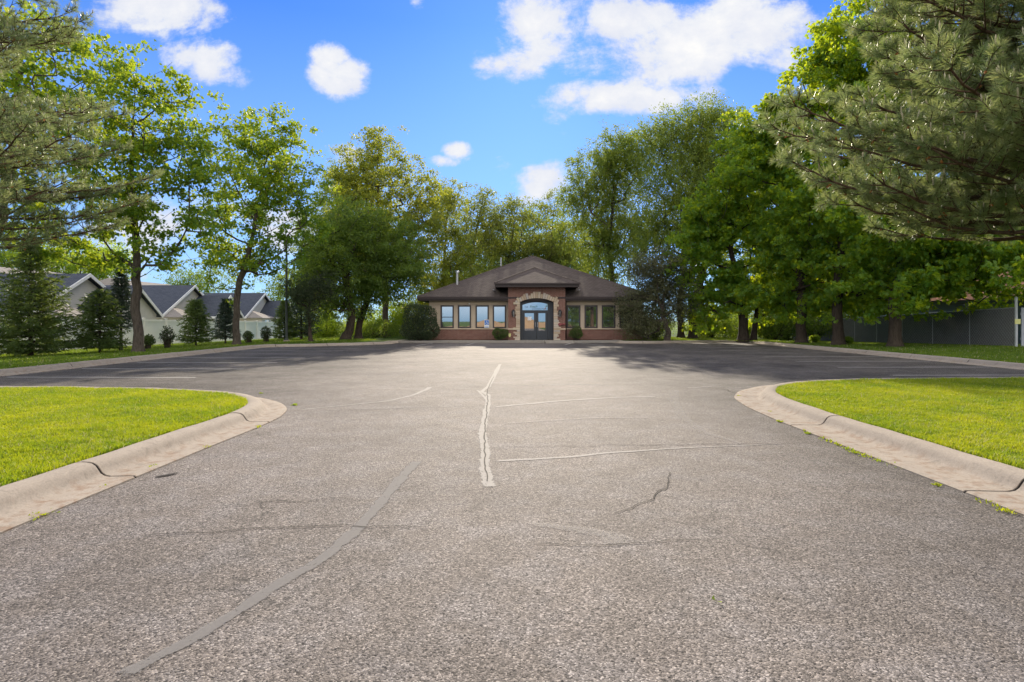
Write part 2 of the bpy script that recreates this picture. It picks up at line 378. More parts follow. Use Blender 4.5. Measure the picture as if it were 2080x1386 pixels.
M['galv'] = plain('galvanised_steel', (.45,.46,.47), .5, .5, .6)
M['pole'] = plain('green_pole_paint', (.045,.055,.05), .5, .4)
M['lantern'] = plain('black_lantern', (.02,.021,.024), .4, .5)
M['white'] = plain('white_plastic', (.78,.77,.74), .5, .4, var=.05)
M['yellow'] = plain('yellow_plastic', (.70,.66,.26), .5, .4, var=.08)
M['red'] = plain('red_metal', (.25,.06,.06), .45, .5)
M['blue'] = plain('sign_blue', (.035,.17,.55), .4, .4, var=.05)
M['navy'] = plain('navy_vinyl', (.02,.03,.09), .5, .4)
M['green'] = plain('green_vinyl', (.04,.14,.05), .5, .4)
M['orange'] = plain('orange_vinyl', (.6,.2,.04), .5, .4)
M['vinyl'] = plain('white_vinyl_fence', (.88,.85,.80), .45, .4, var=.07, scale=.8)
M['slats'] = siding_mat('grey_slats', (.15,.15,.15), .09, True)
M['slats'].node_tree.nodes['Principled BSDF'].inputs['Roughness'].default_value = 1.0; M['slats'].node_tree.nodes['Principled BSDF'].inputs['Specular IOR Level'].default_value = .05
M['greypanel'] = siding_mat('pale_grey_boards', (.36,.38,.43), .14, True)
M['greywall'] = siding_mat('blue_grey_siding', (.20,.23,.29), .2, False)
M['dirt'] = plain('bare_earth', (.42,.27,.15), .95, .1, var=.3, scale=.6)
M['mulch'] = plain('bark_mulch', (.07,.042,.028), .95, .1, var=.5, scale=12, bump=.8)
M['pebble'] = plain('dry_leaf_bits', (.16,.09,.05), .9, .1)
def glass_mat(name, tint, refl):
    m, t, b = new_mat(name)
    b.inputs['Base Color'].default_value = (*tint, 1); b.inputs['Roughness'].default_value = .25
    gl = t.add('ShaderNodeBsdfGlossy'); gl.inputs['Roughness'].default_value = .015; gl.inputs['Color'].default_value = (.86,.9,.95,1)
    lw = t.add('ShaderNodeFresnel'); lw.inputs['IOR'].default_value = 1.5
    f = t.math('ADD', refl, lw.outputs[0], clamp=True)
    mx = t.add('ShaderNodeMixShader'); t.set(mx.inputs[0], f); t.l.new(b.outputs[0], mx.inputs[1]); t.l.new(gl.outputs[0], mx.inputs[2])
    t.l.new(mx.outputs[0], t.n['Material Output'].inputs[0]); return m
M['glass'] = glass_mat('tinted_glass', (.014,.016,.018), .42)

# ------------------------------------------------------------------ ground, lot, lawns, kerbs
def zg(X, Y):
    X = np.asarray(X, float); Y = np.asarray(Y, float)
    tl = np.clip((-13.7-X)/11, 0, 1); zl = .14-tl*(.33+np.clip((Y-35)/30, 0, 1)*.32)
    tr = np.clip((X-15.9)/6.3, 0, 1); zr = .14+tr*(.2-.6*np.clip((Y-25)/23, 0, 1))
    z = np.where(X < -13.7, zl, np.where(X > 15.9, zr, .14))
    far = np.clip((np.hypot(X, Y-20)-70)/60, 0, 1)
    return z*(1-far)-.72*far
MB().box(-900, 900, -900, 900, -3, -.75).build('ground', M['lawn']).__setitem__('kind', 'structure')
a_ = MB(); a_.box(-16, 18, -40, 41.0, -.3, 0.0)
tag(a_.build('parking_lot', M['asphalt']), kind='structure')

def arc(cx, cy, r, a0, a1, n=10):
    return [(cx+r*math.cos(R_(a0+(a1-a0)*i/n)), cy+r*math.sin(R_(a0+(a1-a0)*i/n))) for i in range(n+1)]
# back (grass side) outline; the gutter edge lies GW outside it
GW = .72
left_path = [(-4.20,-30),(-4.20,-6),(-4.20,0),(-4.19,4),(-4.17,6.6),(-4.14,8.0),(-4.17,8.7),(-4.33,9.35),(-4.66,9.93),(-5.15,10.42),(-5.9,10.86),(-7.2,11.24),(-9,11.46),(-12.2,11.55)]+ \
            arc(-12.2,13.55,2.0,270,180,8)+[(-14.2,16),(-14.25,22),(-14.2,29)]+arc(-12.2,30.7,2.0,180,90,8)[1:]+[(-9.6,34.4),(-8.2,36.0)]+arc(-7.6,37.4,.62,180,90,4)
right_path = [(4.62,-30),(4.62,-6),(4.63,0),(4.66,4),(4.68,6.5),(4.69,8.4),(4.78,9.7),(4.98,10.75),(5.38,11.55),(6.0,12.22),(7.0,12.75),(8.2,13.05),(11,13.3),(14.1,13.6)]+ \
             arc(14.1,15.6,2.0,270,360,8)+[(16.15,20),(16.2,28),(16.15,34)]+arc(14.3,36.9,1.8,0,90,7)+[(11.5,38.1),(9.2,37.3)]+arc(8.2,38.1,.9,290,150,7)
def resample(path, step):
    p = [np.array(q, float) for q in path]; out = [p[0]]; acc = 0
    seg = [np.linalg.norm(p[i+1]-p[i]) for i in range(len(p)-1)]; T = sum(seg); n = max(2, int(T/step)); k = 0; cum = 0
    for i in range(1, n+1):
        s = T*i/n
        while k < len(seg)-1 and cum+seg[k] < s: cum += seg[k]; k += 1
        f = min(1, (s-cum)/max(seg[k], 1e-9)); out.append(p[k]*(1-f)+p[k+1]*f)
    return np.array(out), T
def smooth_path(pts, it=3):
    for _ in range(it):
        q = pts.copy(); q[1:-1] = (pts[:-2]+2*pts[1:-1]+pts[2:])/4; pts = q
    return pts
PROFILE = [(-.002,.02),(0,.125),(.0,.132),(.03,.148),(.08,.154),(.14,.152),(.19,.142),(.225,.120),(.25,.085),(.275,.048),(.31,.026),(.36,.016),(.50,.018),(GW-.02,.022),(GW,.012),(GW,-.05)]
def kerb(path, side, rng, gw, joints):
    pts, T = resample(path, .12); pts = smooth_path(pts)
    d = np.gradient(pts, axis=0); d /= np.linalg.norm(d, axis=1)[:, None]
    nrm = np.stack([d[:, 1], -d[:, 0]], 1)*side              # toward the asphalt
    prof = np.array(PROFILE); prof[prof[:, 0] > .36, 0] += gw-GW; mb = MB(); jb = MB()
    n = len(pts); per = int(2.95/.12); i0 = 0; step = T/(n-1)
    wob = np.array([.5*math.sin(i*.9)+.5*math.sin(i*.37+1) for i in range(n)])*.004
    brk = [int(np.argmin(np.abs(pts[:int(n*.45), 1]-y)+(np.abs(pts[:int(n*.45), 0]) > 5.2)*50)) for y in joints]
    while i0 < n-1:
        nb_ = [q for q in brk if q > i0+3]
        i1 = min(n-1, nb_[0] if nb_ else i0+per)
        if n-1-i1 < 6: i1 = n-1
        sec = list(range(i0, i1+1)); V = []; F = []; m = len(prof)
        dz = rng.uniform(-.004, .004)
        for k, i in enumerate(sec):
            p = pts[i].copy()
            if k == 0: p = p+d[i]*.016
            if k == len(sec)-1: p = p-d[i]*.016
            q = p[None]+nrm[i][None]*prof[:, :1]
            V += [(a[0], a[1], z+(dz+wob[i] if z > .03 else 0)) for a, z in zip(q, prof[:, 1])]
        for k in range(len(sec)-1):
            for j in range(m-1):
                f = (k*m+j, k*m+j+1, (k+1)*m+j+1, (k+1)*m+j); F.append(f if side > 0 else f[::-1])
        for k, rev in ((0, True), (len(sec)-1, False)):
            f = tuple(range(k*m, k*m+m)); F.append(f[::-1] if rev else f)
        mb.add(V, F)
        if i1 < n-1:
            c = pts[i1]; e = d[i1]*.03; V = []
            for s_ in (-1, 1):
                for (o_, z) in prof: V.append((*(c+nrm[i1]*(o_-(.006 if o_ > .1 else 0))+e*s_), max(z-.007, -.05)))
            jb.add(V, [(j, j+1, m+j+1, m+j) for j in range(m-1)])
        i0 = i1
    o = mb.build('kerb', M['concrete'], smooth=True); tag(o, kind='structure')
    j = jb.build('kerb_joint', M['joint'], o)
    return pts, d, nrm
rng0 = random.Random(3)
lp, ld, ln = kerb(left_path, 1, rng0, .60, [-24,-18,-12,-6,-3,-1.2,1.2,3.43,5.66,7.9])
rp, rd, rn = kerb(right_path, -1, rng0, .74, [-24,-18,-12,-7,-4.4,-1.3,1.8,4.92,8.06])
for o in list(bpy.data.objects):                       # smooth-shaded sweep, but crisp section ends
    if o.name.startswith('kerb') and o.type == 'MESH':
        try: o.data.set_sharp_from_angle(angle=R_(50))
        except Exception: pass

def cdt_mesh(name, outline, interior, mat, zf):
    n = len(outline)
    vs = [Vector(p) for p in outline]+[Vector(p) for p in interior]
    r = geometry.delaunay_2d_cdt(vs, [(i, (i+1) % n) for i in range(n)], [], 1, 1e-5)
    V = np.array([(v.x, v.y, 0) for v in r[0]]); V[:, 2] = zf(V[:, 0], V[:, 1])
    Fs = [list(f) for f in r[2]]; d = {}
    for f in Fs: d.setdefault(len(f), []).append(f)
    return build(name, V, [np.array(x) for x in d.values()], mat, None, True)
outline = [tuple(p) for p in lp[::3]]+[(-6.6,38.3),(-6.6,40.2),(7.3,40.2),(7.3,38.4)]+[tuple(p) for p in rp[::-1][::3]]+[(220,-30),(220,260),(-220,260),(-220,-30)]
rg = random.Random(1); inter = []
for X in np.arange(-60, 61, 2.5):
    for Y in np.arange(-28, 100, 2.5): inter.append((X+rg.uniform(-.3,.3), Y+rg.uniform(-.3,.3)))
for X in np.arange(-210, 211, 15):
    for Y in np.arange(-25, 255, 15):
        if abs(X) > 62 or Y > 102: inter.append((X+.1, Y+.2))
ob = cdt_mesh('lawn', outline, inter, M['lawn'], lambda X, Y: zg(X, Y)-.012); tag(ob, kind='structure')

# sheets lying on the asphalt
def strip(name, pts, widths, mat, z, jitter=.0, seed=0, kind='structure', closed_ends=True):
    rs = np.random.RandomState(seed); p = np.array(pts, float)[:, :2]
    pts2, T = resample([tuple(q) for q in p], max(.04, .06)); n = len(pts2)
    pts2 = smooth_path(pts2, 2)
    if jitter:
        k = rs.normal(0, jitter, (n, 2)); 
        for _ in range(2): k[1:-1] = (k[:-2]+2*k[1:-1]+k[2:])/4
        pts2 = pts2+k
    d = np.gradient(pts2, axis=0); d /= np.linalg.norm(d, axis=1)[:, None]+1e-9; nr = np.stack([-d[:, 1], d[:, 0]], 1)
    wd = np.interp(np.linspace(0, 1, n), np.linspace(0, 1, len(widths)), widths)*.5
    wd = wd*(1+rs.normal(0, .12 if jitter else .03, n))
    V = []; E = []
    for o_, e in ((-1, 1), (-.6, 0), (.6, 0), (1, 1)):
        V.append(np.c_[pts2+nr*(wd*o_)[:, None], np.full(n, z)]); ee = np.full(n, float(e))
        if closed_ends: ee[:2] = 1; ee[-2:] = 1
        E.append(ee)
    V = np.concatenate(V); F = []
    for s in range(3):
        for i in range(n-1): F.append((s*n+i, s*n+i+1, (s+1)*n+i+1, (s+1)*n+i))
    o = build(name, V, [np.array(F)[:, ::-1]], mat)
    at = o.data.attributes.new('edge', 'FLOAT', 'POINT'); at.data.foreach_set('value', np.concatenate(E).astype(np.float32))
    return tag(o, kind=kind)
def GP(l): return [G(a, b)[:2] for a, b in l]
strip('crack_sealer', GP([(1016,740),(1004,763),(992,786),(978,796),(992,803),(990,826),(985,850),(980,880),(986,920),(984,950),(992,985),(1004,995)]),
      [.12,.16,.18,.16,.15,.13,.13,.14,.13,.14,.15], M['seal'], .004, .005, 1)
strip('road_crack', GP([(1003,765),(991,790),(990,825),(985,860),(984,910),(985,950),(990,985)]), [.012,.02,.02,.014], M['crackline'], .008, .012, 21)
strip('smooth_sealer', GP([(852,934),(835,950),(810,978),(772,1023),(722,1080),(650,1140),(560,1190),(480,1245),(380,1305),(290,1350),(205,1395)]),
      [.13,.14,.12,.11,.11,.10,.09,.09], M['sealdk'], .004, .004, 2)
strip('crack_sealer', GP([(990,938),(1070,934),(1160,929),(1230,921),(1400,910),(1600,902)]), [.08,.08,.06,.04,.02], M['seal'], .004, .006, 3)
strip('crack_sealer', GP([(998,828),(1060,822),(1150,814),(1250,808),(1340,806)]), [.12,.14,.12,.08], M['seal'], .004, .01, 4)
strip('crack_sealer', GP([(600,834),(700,824),(790,815),(840,803),(866,792),(876,786)]), [.05,.06,.10,.12,.14], M['seal'], .004, .008, 5)
strip('crack_sealer', GP([(968,792),(985,808),(992,822)]), [.07,.06,.06], M['seal'], .0042, .01, 6)
strip('chalky_scuff', GP([(1050,1060),(1110,1068),(1190,1078),(1240,1090),(1300,1112)]), [.07,.10,.16,.26,.2], M['scuff'], .0045, .02, 7)
strip('chalky_scuff', GP([(1370,792),(1368,815),(1385,845),(1430,880),(1520,905)]), [.28,.25,.2,.12], M['scuff'], .0045, .01, 8)
strip('chalky_scuff', GP([(1390,790),(1450,785),(1520,790)]), [.3,.25,.2], M['scuff'], .0046, .01, 9)
strip('chalky_scuff', GP([(1040,784),(1180,781),(1250,784)]), [.2,.28,.2], M['scuff'], .0045, .01, 10)
strip('chalky_scuff', GP([(1010,862),(1200,850),(1330,849)]), [.12,.14,.1], M['scuff'], .0045, .01, 11)
for i, (l, wd) in enumerate([([(270,1090),(420,1084),(520,1075),(620,1071),(760,1068),(890,1072)], .008),
             ([(430,1030),(560,1022),(640,1014),(720,1010)], .007), ([(1226,1052),(1290,1030),(1340,1005),(1362,975),(1358,955)], .008),
             ([(1040,1112),(1150,1106),(1310,1108),(1450,1102)], .006), ([(980,910),(1250,905),(1600,902),(1690,898)], .008),
             ([(300,972),(340,966),(380,958)], .05), ([(1700,920),(1800,935),(1930,955)], .006), ([(640,836),(900,828),(990,826)], .012),
             ([(1470,790),(1480,797),(1560,800),(1620,797)], .02)]):
    strip('road_crack', GP(l), [wd*1.0, wd*1.7, wd*1.1], M['crackline'], .008, .036, 40+i)
# stall lines
for k in range(8):
    y = 14.9+k*2.6
    strip('stall_line', [(-13.4,y+.1),(-8.2,y)], [.10,.10], M['paint'], .004, .0, 60+k)
for k in range(8):
    y = 15.6+k*2.62
    strip('stall_line', [(10.3,y-.1),(15.4,y)], [.10,.10], M['paint'], .004, .0, 70+k)
strip('stall_line', [(4.3,37.7),(5.4,33.7)], [.10,.1], M['paint'], .004, 0, 81)
strip('stall_line', [(-2.5,37.7),(-2.8,33.9)], [.10,.1], M['paint'], .004, 0, 82)
strip('stall_line', [(3.9,37.4),(3.2,34.5)], [.10,.1], M['paint'], .004, 0, 83)
strip('stall_line', [(-5.2,37.7),(-5.7,33.8)], [.10,.1], M['paint'], .004, 0, 84)

# walkway in front of the building, with a wheelchair ramp
wk = MB(); wk.box(-7.9, 2.2, 38.0, 40.4, -.05, .13); wk.box(4.1, 7.5, 38.0, 40.4, -.05, .13)
wk.prism([(37.1,.005),(38.2,.13),(40.4,.131),(40.4,-.05),(37.1,-.05)], 2.21, 4.09, 'x')
tag(wk.build('pavement', M['walk']), kind='structure')
mu = MB(); mu.box(-6.3,-.3,39.5,40.0,.12,.155); mu.box(2.45,7.0,39.5,40.0,.12,.155)
tag(mu.build('planting_bed', M['mulch']), kind='structure')
# dug-over earth bank across the street, behind the camera (the doors mirror it)
bx = np.linspace(-26, 26, 40); by = np.linspace(-34, -22, 12); V = []; rs = np.random.RandomState(9)
for y in by:
    for x in bx: V.append((x, y, -.8+2.6*math.exp(-((y+28)/3.4)**2)*math.exp(-((x-2)/14)**2)*(1+.25*math.sin(x*.9))+rs.normal(0,.06)))
nx = len(bx); tag(build('earth_bank', V, [np.array([(j*nx+i, j*nx+i+1, (j+1)*nx+i+1, (j+1)*nx+i) for j in range(11) for i in range(nx-1)])], M['dirt'], None, True), kind='structure')

# ------------------------------------------------------------------ the brick building
bd = thing('brick_building', 'single storey red brick and tan building with brown hip roof and arched entrance', 'building', (1.7, 40, .13))
bl = Vector(bd.location)
def sub(o, parent=bd):                                   # built in world coordinates, parented in place
    o.parent = parent
    m = Vector((0,0,0)); q = parent
    while q: m += Vector(q.location); q = q.parent
    o.location = Vector(o.location)-m; return o
def kid(mb, name, mat, parent=bd, smooth=False):
    o = mb.build(name, mat, None, smooth); o.parent = parent
    if parent is bd or parent.type == 'EMPTY': o.location = -Vector(parent.location)
    return o
WX0, WX1, WY = -5.82, 9.2, 40.0
WZ0, WZ1, SILL = .98, 2.52, .93
WL = [(-4.99,-4.12),(-3.77,-2.91),(-2.53,-1.66),(-1.32,-.45)]; WR = [(3.88,4.78),(5.13,5.99),(6.34,7.24),(7.58,8.48)]
b = MB(); b.box(WX0, -.28, WY-.03, WY+.2, .0, SILL-.06); b.box(3.68, WX1, WY-.03, WY+.2, .0, SILL-.06)
b.box(WX0, WX0+.2, WY+.2, 55, 0, SILL-.06); b.box(WX1-.2, WX1, WY+.2, 55, 0, SILL-.06); b.box(WX0, WX1, 55, 55.2, 0, SILL-.06)
kid(b, 'brick_base', M['brick'])
b = MB()
for a0, a1, ws in ((WX0, -.28, WL), (3.68, WX1, WR)):
    b.box(a0, a1, WY, WY+.2, WZ1+.04, 3.0); b.box(a0, a1, WY, WY+.2, SILL, WZ0-.04); x = a0
    for (p, q) in ws: b.box(x, p-.03, WY, WY+.2, WZ0-.04, WZ1+.04); x = q+.03
    b.box(x, a1, WY, WY+.2, WZ0-.04, WZ1+.04)
b.box(WX0, WX0+.2, WY+.2, 55, SILL, 3.0); b.box(WX1-.2, WX1, WY+.2, 55, SILL, 3.0); b.box(WX0, WX1, 55, 55.2, SILL, 3.0)
b.box(-.28, 3.68, WY+.35, WY+.5, 0.0, 3.0)
kid(b, 'wall', M['siding'])
for a0, a1 in ((WX0-.05, -.28), (3.68, WX1+.05)):
    b = MB(); b.box(a0, a1, WY-.09, WY+.02, SILL-.06, SILL+.02); kid(b, 'sill_band', M['trim_tan'])
for a0, a1 in ((WX0, -.30), (3.70, WX1)):
    b = MB(); b.box(a0, a1, WY-.03, WY-.002, 2.62, 2.80); kid(b, 'frieze_board', M['trim_tan'])
for i, (p, q) in enumerate(WL+WR):
    f = MB(); t_ = .065
    f.box(p-.03, p+t_, WY-.04, WY+.1, WZ0-.04, WZ1+.04); f.box(q-t_, q+.03, WY-.04, WY+.1, WZ0-.04, WZ1+.04)
    f.box(p+t_, q-t_, WY-.04, WY+.1, WZ0-.04, WZ0+t_); f.box(p+t_, q-t_, WY-.04, WY+.1, WZ1-t_, WZ1+.04)
    if i == 0: f.box(p+t_, q-t_, WY-.035, WY+.09, 1.70, 1.75)
    fo = kid(f, 'window', M['frame_dark'])
    g = MB(); g.box(p+t_, q-t_, WY+.02, WY+.035, WZ0+t_, WZ1-t_); kid(g, 'pane', M['glass'], fo)
# main hip roof
EX0, EX1, EY0, EY1, EZ = -6.55, 10.0, 39.3, 55.9, 2.93
AP = (1.70, 47.6, 6.88)
b = MB(); t_ = .10
b.add([(EX0-.05,EY0-.05,EZ+.20),(EX1+.05,EY0-.05,EZ+.20),(EX1+.05,EY1,EZ+.20),(EX0-.05,EY1,EZ+.20),AP], [(0,1,4),(1,2,4),(2,3,4),(3,0,4),(3,2,1,0)])
roof = kid(b, 'roof', M['roof'])
b = MB(); b.box(EX0, EX1, EY0, EY0+.04, EZ-.06, EZ+.19); b.box(EX0, EX0+.04, EY0+.04, EY1, EZ-.06, EZ+.19); b.box(EX1-.04, EX1, EY0+.04, EY1, EZ-.06, EZ+.19)
b.box(EX0, EX1, EY0-.11, EY0-.002, EZ+.06, EZ+.18)
kid(b, 'gutter', M['fascia'])
b = MB(); b.box(EX0+.04, EX1-.04, EY0+.04, WY+.1, EZ-.05, EZ-.02); b.box(EX0+.04, WX0+.1, WY+.1, EY1, EZ-.05, EZ-.02); b.box(WX1-.1, EX1-.04, WY+.1, EY1, EZ-.05, EZ-.02)
kid(b, 'soffit', M['soffit'])
def ridge(name, a, c, parent):
    b = MB(); b.tube([Vector(a)+Vector((0,0,.0)), Vector(c)+Vector((0,0,.0))], .055, 6); return kid(b, name, M['roof'], parent)
for cnr in ((EX0,EY0,EZ+.20),(EX1,EY0,EZ+.20)):
    b = MB(); a = Vector(cnr); c = Vector(AP); b.tube([a, c], .05, 6); kid(b, 'ridge_cap', M['roof'], roof)
# entrance bay
PY0, PX0, PX1, OX0, OX1 = 39.2, -.27, 3.67, .54, 2.885
SPR, CRN, PTOP = 2.76, 3.03, 3.82
b = MB(); b.box(PX0, OX0, PY0, WY+.35, 0, SPR); b.box(OX1, PX1, PY0, WY+.35, 0, SPR)
cx = (OX0+OX1)/2; hw = (OX1-OX0)/2; rise = CRN-SPR; Rr = (hw*hw+rise*rise)/(2*rise); cz = CRN-Rr; th = math.asin(hw/Rr)
archpts = [(cx+Rr*math.sin(th*(k/12-1)), cz+Rr*math.cos(th*(k/12-1))) for k in range(25)]
for k in range(24):
    (xa, za), (xb, zb) = archpts[k], archpts[k+1]
    b.prism([(xa, za), (xb, zb), (xb, PTOP), (xa, PTOP)], PY0, WY+.35)
b.box(PX0, OX0, PY0, WY+.35, SPR, PTOP); b.box(OX1, PX1, PY0, WY+.35, SPR, PTOP)
kid(b, 'entrance_wall', M['brick'])
# stone surround: quoins and voussoirs
m, t, bs = new_mat('sandstone'); g = t.add('ShaderNodeNewGeometry'); oc = t.add('ShaderNodeTexCoord').outputs['Object']
sc_ = t.ramp(g.outputs['Random Per Island'], [(0,(.42,.31,.21)),(.3,(.56,.44,.31)),(.6,(.60,.50,.39)),(.85,(.47,.43,.39)),(1,(.62,.51,.33))])
t.set(bs.inputs['Base Color'], t.mix(t.mapr(t.noise(oc, 14, 5, .7), .35, .7, 0, .35), sc_, (.2,.15,.11))); bs.inputs['Roughness'].default_value = .95
t.set(bs.inputs['Normal'], t.bump(t.noise(oc, 25, 4), .6, .02)); M['stone'] = m
rs = random.Random(5); b = MB()
for side in (-1, 1):
    z = .13; ex = OX0 if side < 0 else OX1
    while z < SPR-.03:
        h = min(rs.choice([.10,.12,.15,.17]), SPR-z); wdt = rs.choice([.20,.26,.34,.44,.30])
        if abs(z-.9) < .1: wdt = .48
        x0, x1 = (ex-wdt, ex+.012) if side < 0 else (ex-.012, ex+wdt)
        b.box(x0, x1, PY0-.05-rs.uniform(0,.025), PY0+.10, z+.006, z+h-.006); z += h
nv = 19
for k in range(nv):
    a0 = th*1.22*(2*k/nv-1)+.004; a1 = th*1.22*(2*(k+1)/nv-1)-.004
    L = rs.choice([.22,.28,.34,.40,.30]) if abs(k-nv//2) > 1 else .44
    pr = PY0-.05-rs.uniform(0,.03)
    r0, r1 = Rr, Rr+L
    if abs((a0+a1)/2) > th: r0 = Rr+.03
    b.prism([(cx+r0*math.sin(a0), cz+r0*math.cos(a0)), (cx+r0*math.sin(a1), cz+r0*math.cos(a1)), (cx+r1*math.sin(a1), cz+r1*math.cos(a1)), (cx+r1*math.sin(a0), cz+r1*math.cos(a0))], pr, PY0+.02)
kid(b, 'stone_surround', M['stone'])
for a0, a1 in ((PX0-.03, OX0-.48), (OX1+.48, PX1+.03)):
    b = MB(); b.box(a0, a1, PY0-.05, PY0+.02, .86, .95); kid(b, 'stone_band', M['trim_tan'])
# entrance roof
QX0, QX1, QY0, QZ = -1.18, 4.60, 38.62, 4.0
QA = (1.66, 41.7, 5.36); QB = (1.66, 44.6, 5.36)
b = MB(); b.add([(QX0,QY0,QZ+.05),(QX1,QY0,QZ+.05),QA,QB,(QX1,42.3,QZ+.05),(QX0,42.3,QZ+.05)], [(0,1,2),(1,4,3,2),(0,2,3,5),(5,4,1,0)])
er = kid(b, 'entrance_roof', M['roof'])
for cnr in ((QX0,QY0,QZ+.05),(QX1,QY0,QZ+.05)):
    b = MB(); b.tube([cnr, QA], .06, 6); kid(b, 'ridge_cap', M['roof'], er)
b = MB(); b.tube([QA, QB], .06, 6); kid(b, 'ridge_cap', M['roof'], er)
b = MB(); b.box(QX0+.02, QX1-.02, QY0+.02, QY0+.06, QZ-.24, QZ+.04); b.box(QX0+.02, QX0+.06, QY0+.06, 42, QZ-.24, QZ+.04); b.box(QX1-.06, QX1-.02, QY0+.06, 42, QZ-.24, QZ+.04)
b.box(QX0+.06, QX1-.06, QY0+.06, 42, QZ-.2, QZ-.16); b.box(QX0-.04, QX1+.04, QY0-.09, QY0+.018, QZ-.06, QZ+.045)
kid(b, 'entrance_fascia', M['fascia'])
b = MB(); b.box(PX0+.05, PX1-.05, WY+.35, 43, 2.9, PTOP); kid(b, 'entrance_side_wall', M['roof'])
# flashing tips
for x_ in (QX0-.16, QX1+.02):
    b = MB(); b.box(x_, x_+.14, 39.6, 40.2, 3.62, 3.64); kid(b, 'roof_flashing', M['galv'])
# doors
DY = 39.78
b = MB(); ax = lambda x: cz+math.sqrt(max(Rr*Rr-(x-cx)**2, 0))
DX0, DX1 = .66, 2.66
xs = np.linspace(OX0, OX1, 25)
for k in range(24):
    if xs[k] < .735 or xs[k+1] > 2.575 : b.prism([(xs[k], .13), (xs[k+1], .13), (xs[k+1], ax(xs[k+1])), (xs[k], ax(xs[k]))], DY, DY+.15)
    else: b.prism([(xs[k], ax(xs[k])-.27), (xs[k+1], ax(xs[k+1])-.27), (xs[k+1], ax(xs[k+1])), (xs[k], ax(xs[k]))], DY, DY+.15)
xa = [x for x in xs if x >= .735][0]; xb = [x for x in xs if x <= 2.575][-1]
b.box(xa, xb, DY, DY+.15, 2.10, 2.21)
dfm = kid(b, 'door_frame', M['door_dark'])
g = MB()
xx = np.linspace(xa, xb, 14)
for k in range(13): g.prism([(xx[k], 2.21), (xx[k+1], 2.21), (xx[k+1], ax(xx[k+1])-.27), (xx[k], ax(xx[k])-.27)], DY+.06, DY+.08)
tr = kid(g, 'transom_pane', M['glass'])
def text(s, x, z, size, mat, y, shear=0, sx=1.0, parent=tr):
    cu = bpy.data.curves.new('lettering', 'FONT'); cu.body = s; cu.size = size; cu.shear = shear; cu.extrude = .002; cu.align_x = 'CENTER'; cu.materials.append(mat)
    t_o = bpy.data.objects.new('lettering_outline', cu); COL.objects.link(t_o)
    dg = bpy.context.evaluated_depsgraph_get(); me = bpy.data.meshes.new_from_object(t_o.evaluated_get(dg)); bpy.data.objects.remove(t_o)
    o = bpy.data.objects.new('lettering', me); COL.objects.link(o); o.parent = parent
    o.location = (x, y, z); o.rotation_euler = (math.pi/2, 0, 0); o.scale = (sx, 1, 1); return o
text('THE', 1.00, 2.385, .13, M['navy'], DY+.052); text('fresh', 1.50, 2.385, .26, M['green'], DY+.051, .35)
text('CONNECTION', 1.92, 2.255, .125, M['navy'], DY+.050, 0, 1.25)
b = MB(); b.prism([(2.30,2.24),(2.36,2.30),(2.345,2.40),(2.27,2.30)], DY+.05, DY+.055); kid(b, 'carrot_motif', M['orange'], tr)
b = MB(); b.prism([(2.33,2.38),(2.44,2.52),(2.45,2.50),(2.35,2.37)], DY+.05, DY+.055); kid(b, 'leaf_motif', M['green'], tr)
for side in (0, 1):
    x0, x1 = (xa+.01, cx-.01) if side == 0 else (cx+.01, xb-.01)
    gx0, gx1 = (x0+.15, x1-.17) if side == 0 else (x0+.13, x1-.15)
    b = MB(); z0, z1, gz0, gz1 = .14, 2.095, .79, 2.0
    b.box(x0, gx0, DY+.04, DY+.09, z0, z1); b.box(gx1, x1, DY+.04, DY+.09, z0, z1); b.box(gx0, gx1, DY+.04, DY+.09, gz1, z1); b.box(gx0, gx1, DY+.04, DY+.09, z0, gz0)
    mx_ = (gx0+gx1)/2
    for (p, q) in ((gx0-.02, mx_-.04), (mx_+.04, gx1+.02)):
        b.box(p, q, DY+.025, DY+.04, .28, .30); b.box(p, q, DY+.025, DY+.04, .62, .64); b.box(p, p+.02, DY+.025, DY+.04, .30, .62); b.box(q-.02, q, DY+.025, DY+.04, .30, .62)
        b.box(p+.06, q-.06, DY+.03, DY+.04, .36, .56)
    do = kid(b, 'door', M['door_dark'])
    g = MB(); g.box(gx0, gx1, DY+.055, DY+.07, gz0, gz1); kid(g, 'door_pane', M['glass'], do)
    hx = cx-.07 if side == 0 else cx+.07
    h = MB(); h.tube([(hx,DY+.04,1.03),(hx,DY-.02,1.03),(hx,DY-.02,1.36),(hx,DY+.04,1.36)], .016, 6); kid(h, 'handle', M['metal'], do)
b = MB(); b.box(1.10, 1.36, DY+.049, DY+.053, 1.50, 1.76); o = b.build('paper_notice', M['white']); tag(o, 'white paper notice taped inside the glass of the left entrance door', 'notice')
# vent flue on the roof
b = MB(); vx, vy = -4.0, 41.5
b.tube([(vx,vy,3.6),(vx,vy,4.95)], .085, 10); vp = kid(b, 'flue_pipe', M['galv'])
b = MB(); b.tube([(vx,vy,4.95),(vx,vy,4.97),(vx,vy,5.1),(vx,vy,5.13)], [.09,.155,.155,.10], 12); kid(b, 'flue_cap', M['metal'], vp)
b = MB(); b.tube([(-.9,46.2,5.9),(-.9,46.2,6.6)], .06, 8); kid(b, 'vent_pipe', M['galv'])
# soffit lamp, downpipe
b = MB(); b.tube([(-3.0,39.95,2.66),(-3.0,39.88,2.66)], [.06,.045], 10); kid(b, 'soffit_lamp', M['white'])
b = MB(); b.tube([(3.80,39.93,2.9),(3.80,39.93,.2)], .04, 8); kid(b, 'downpipe', M['fascia'])
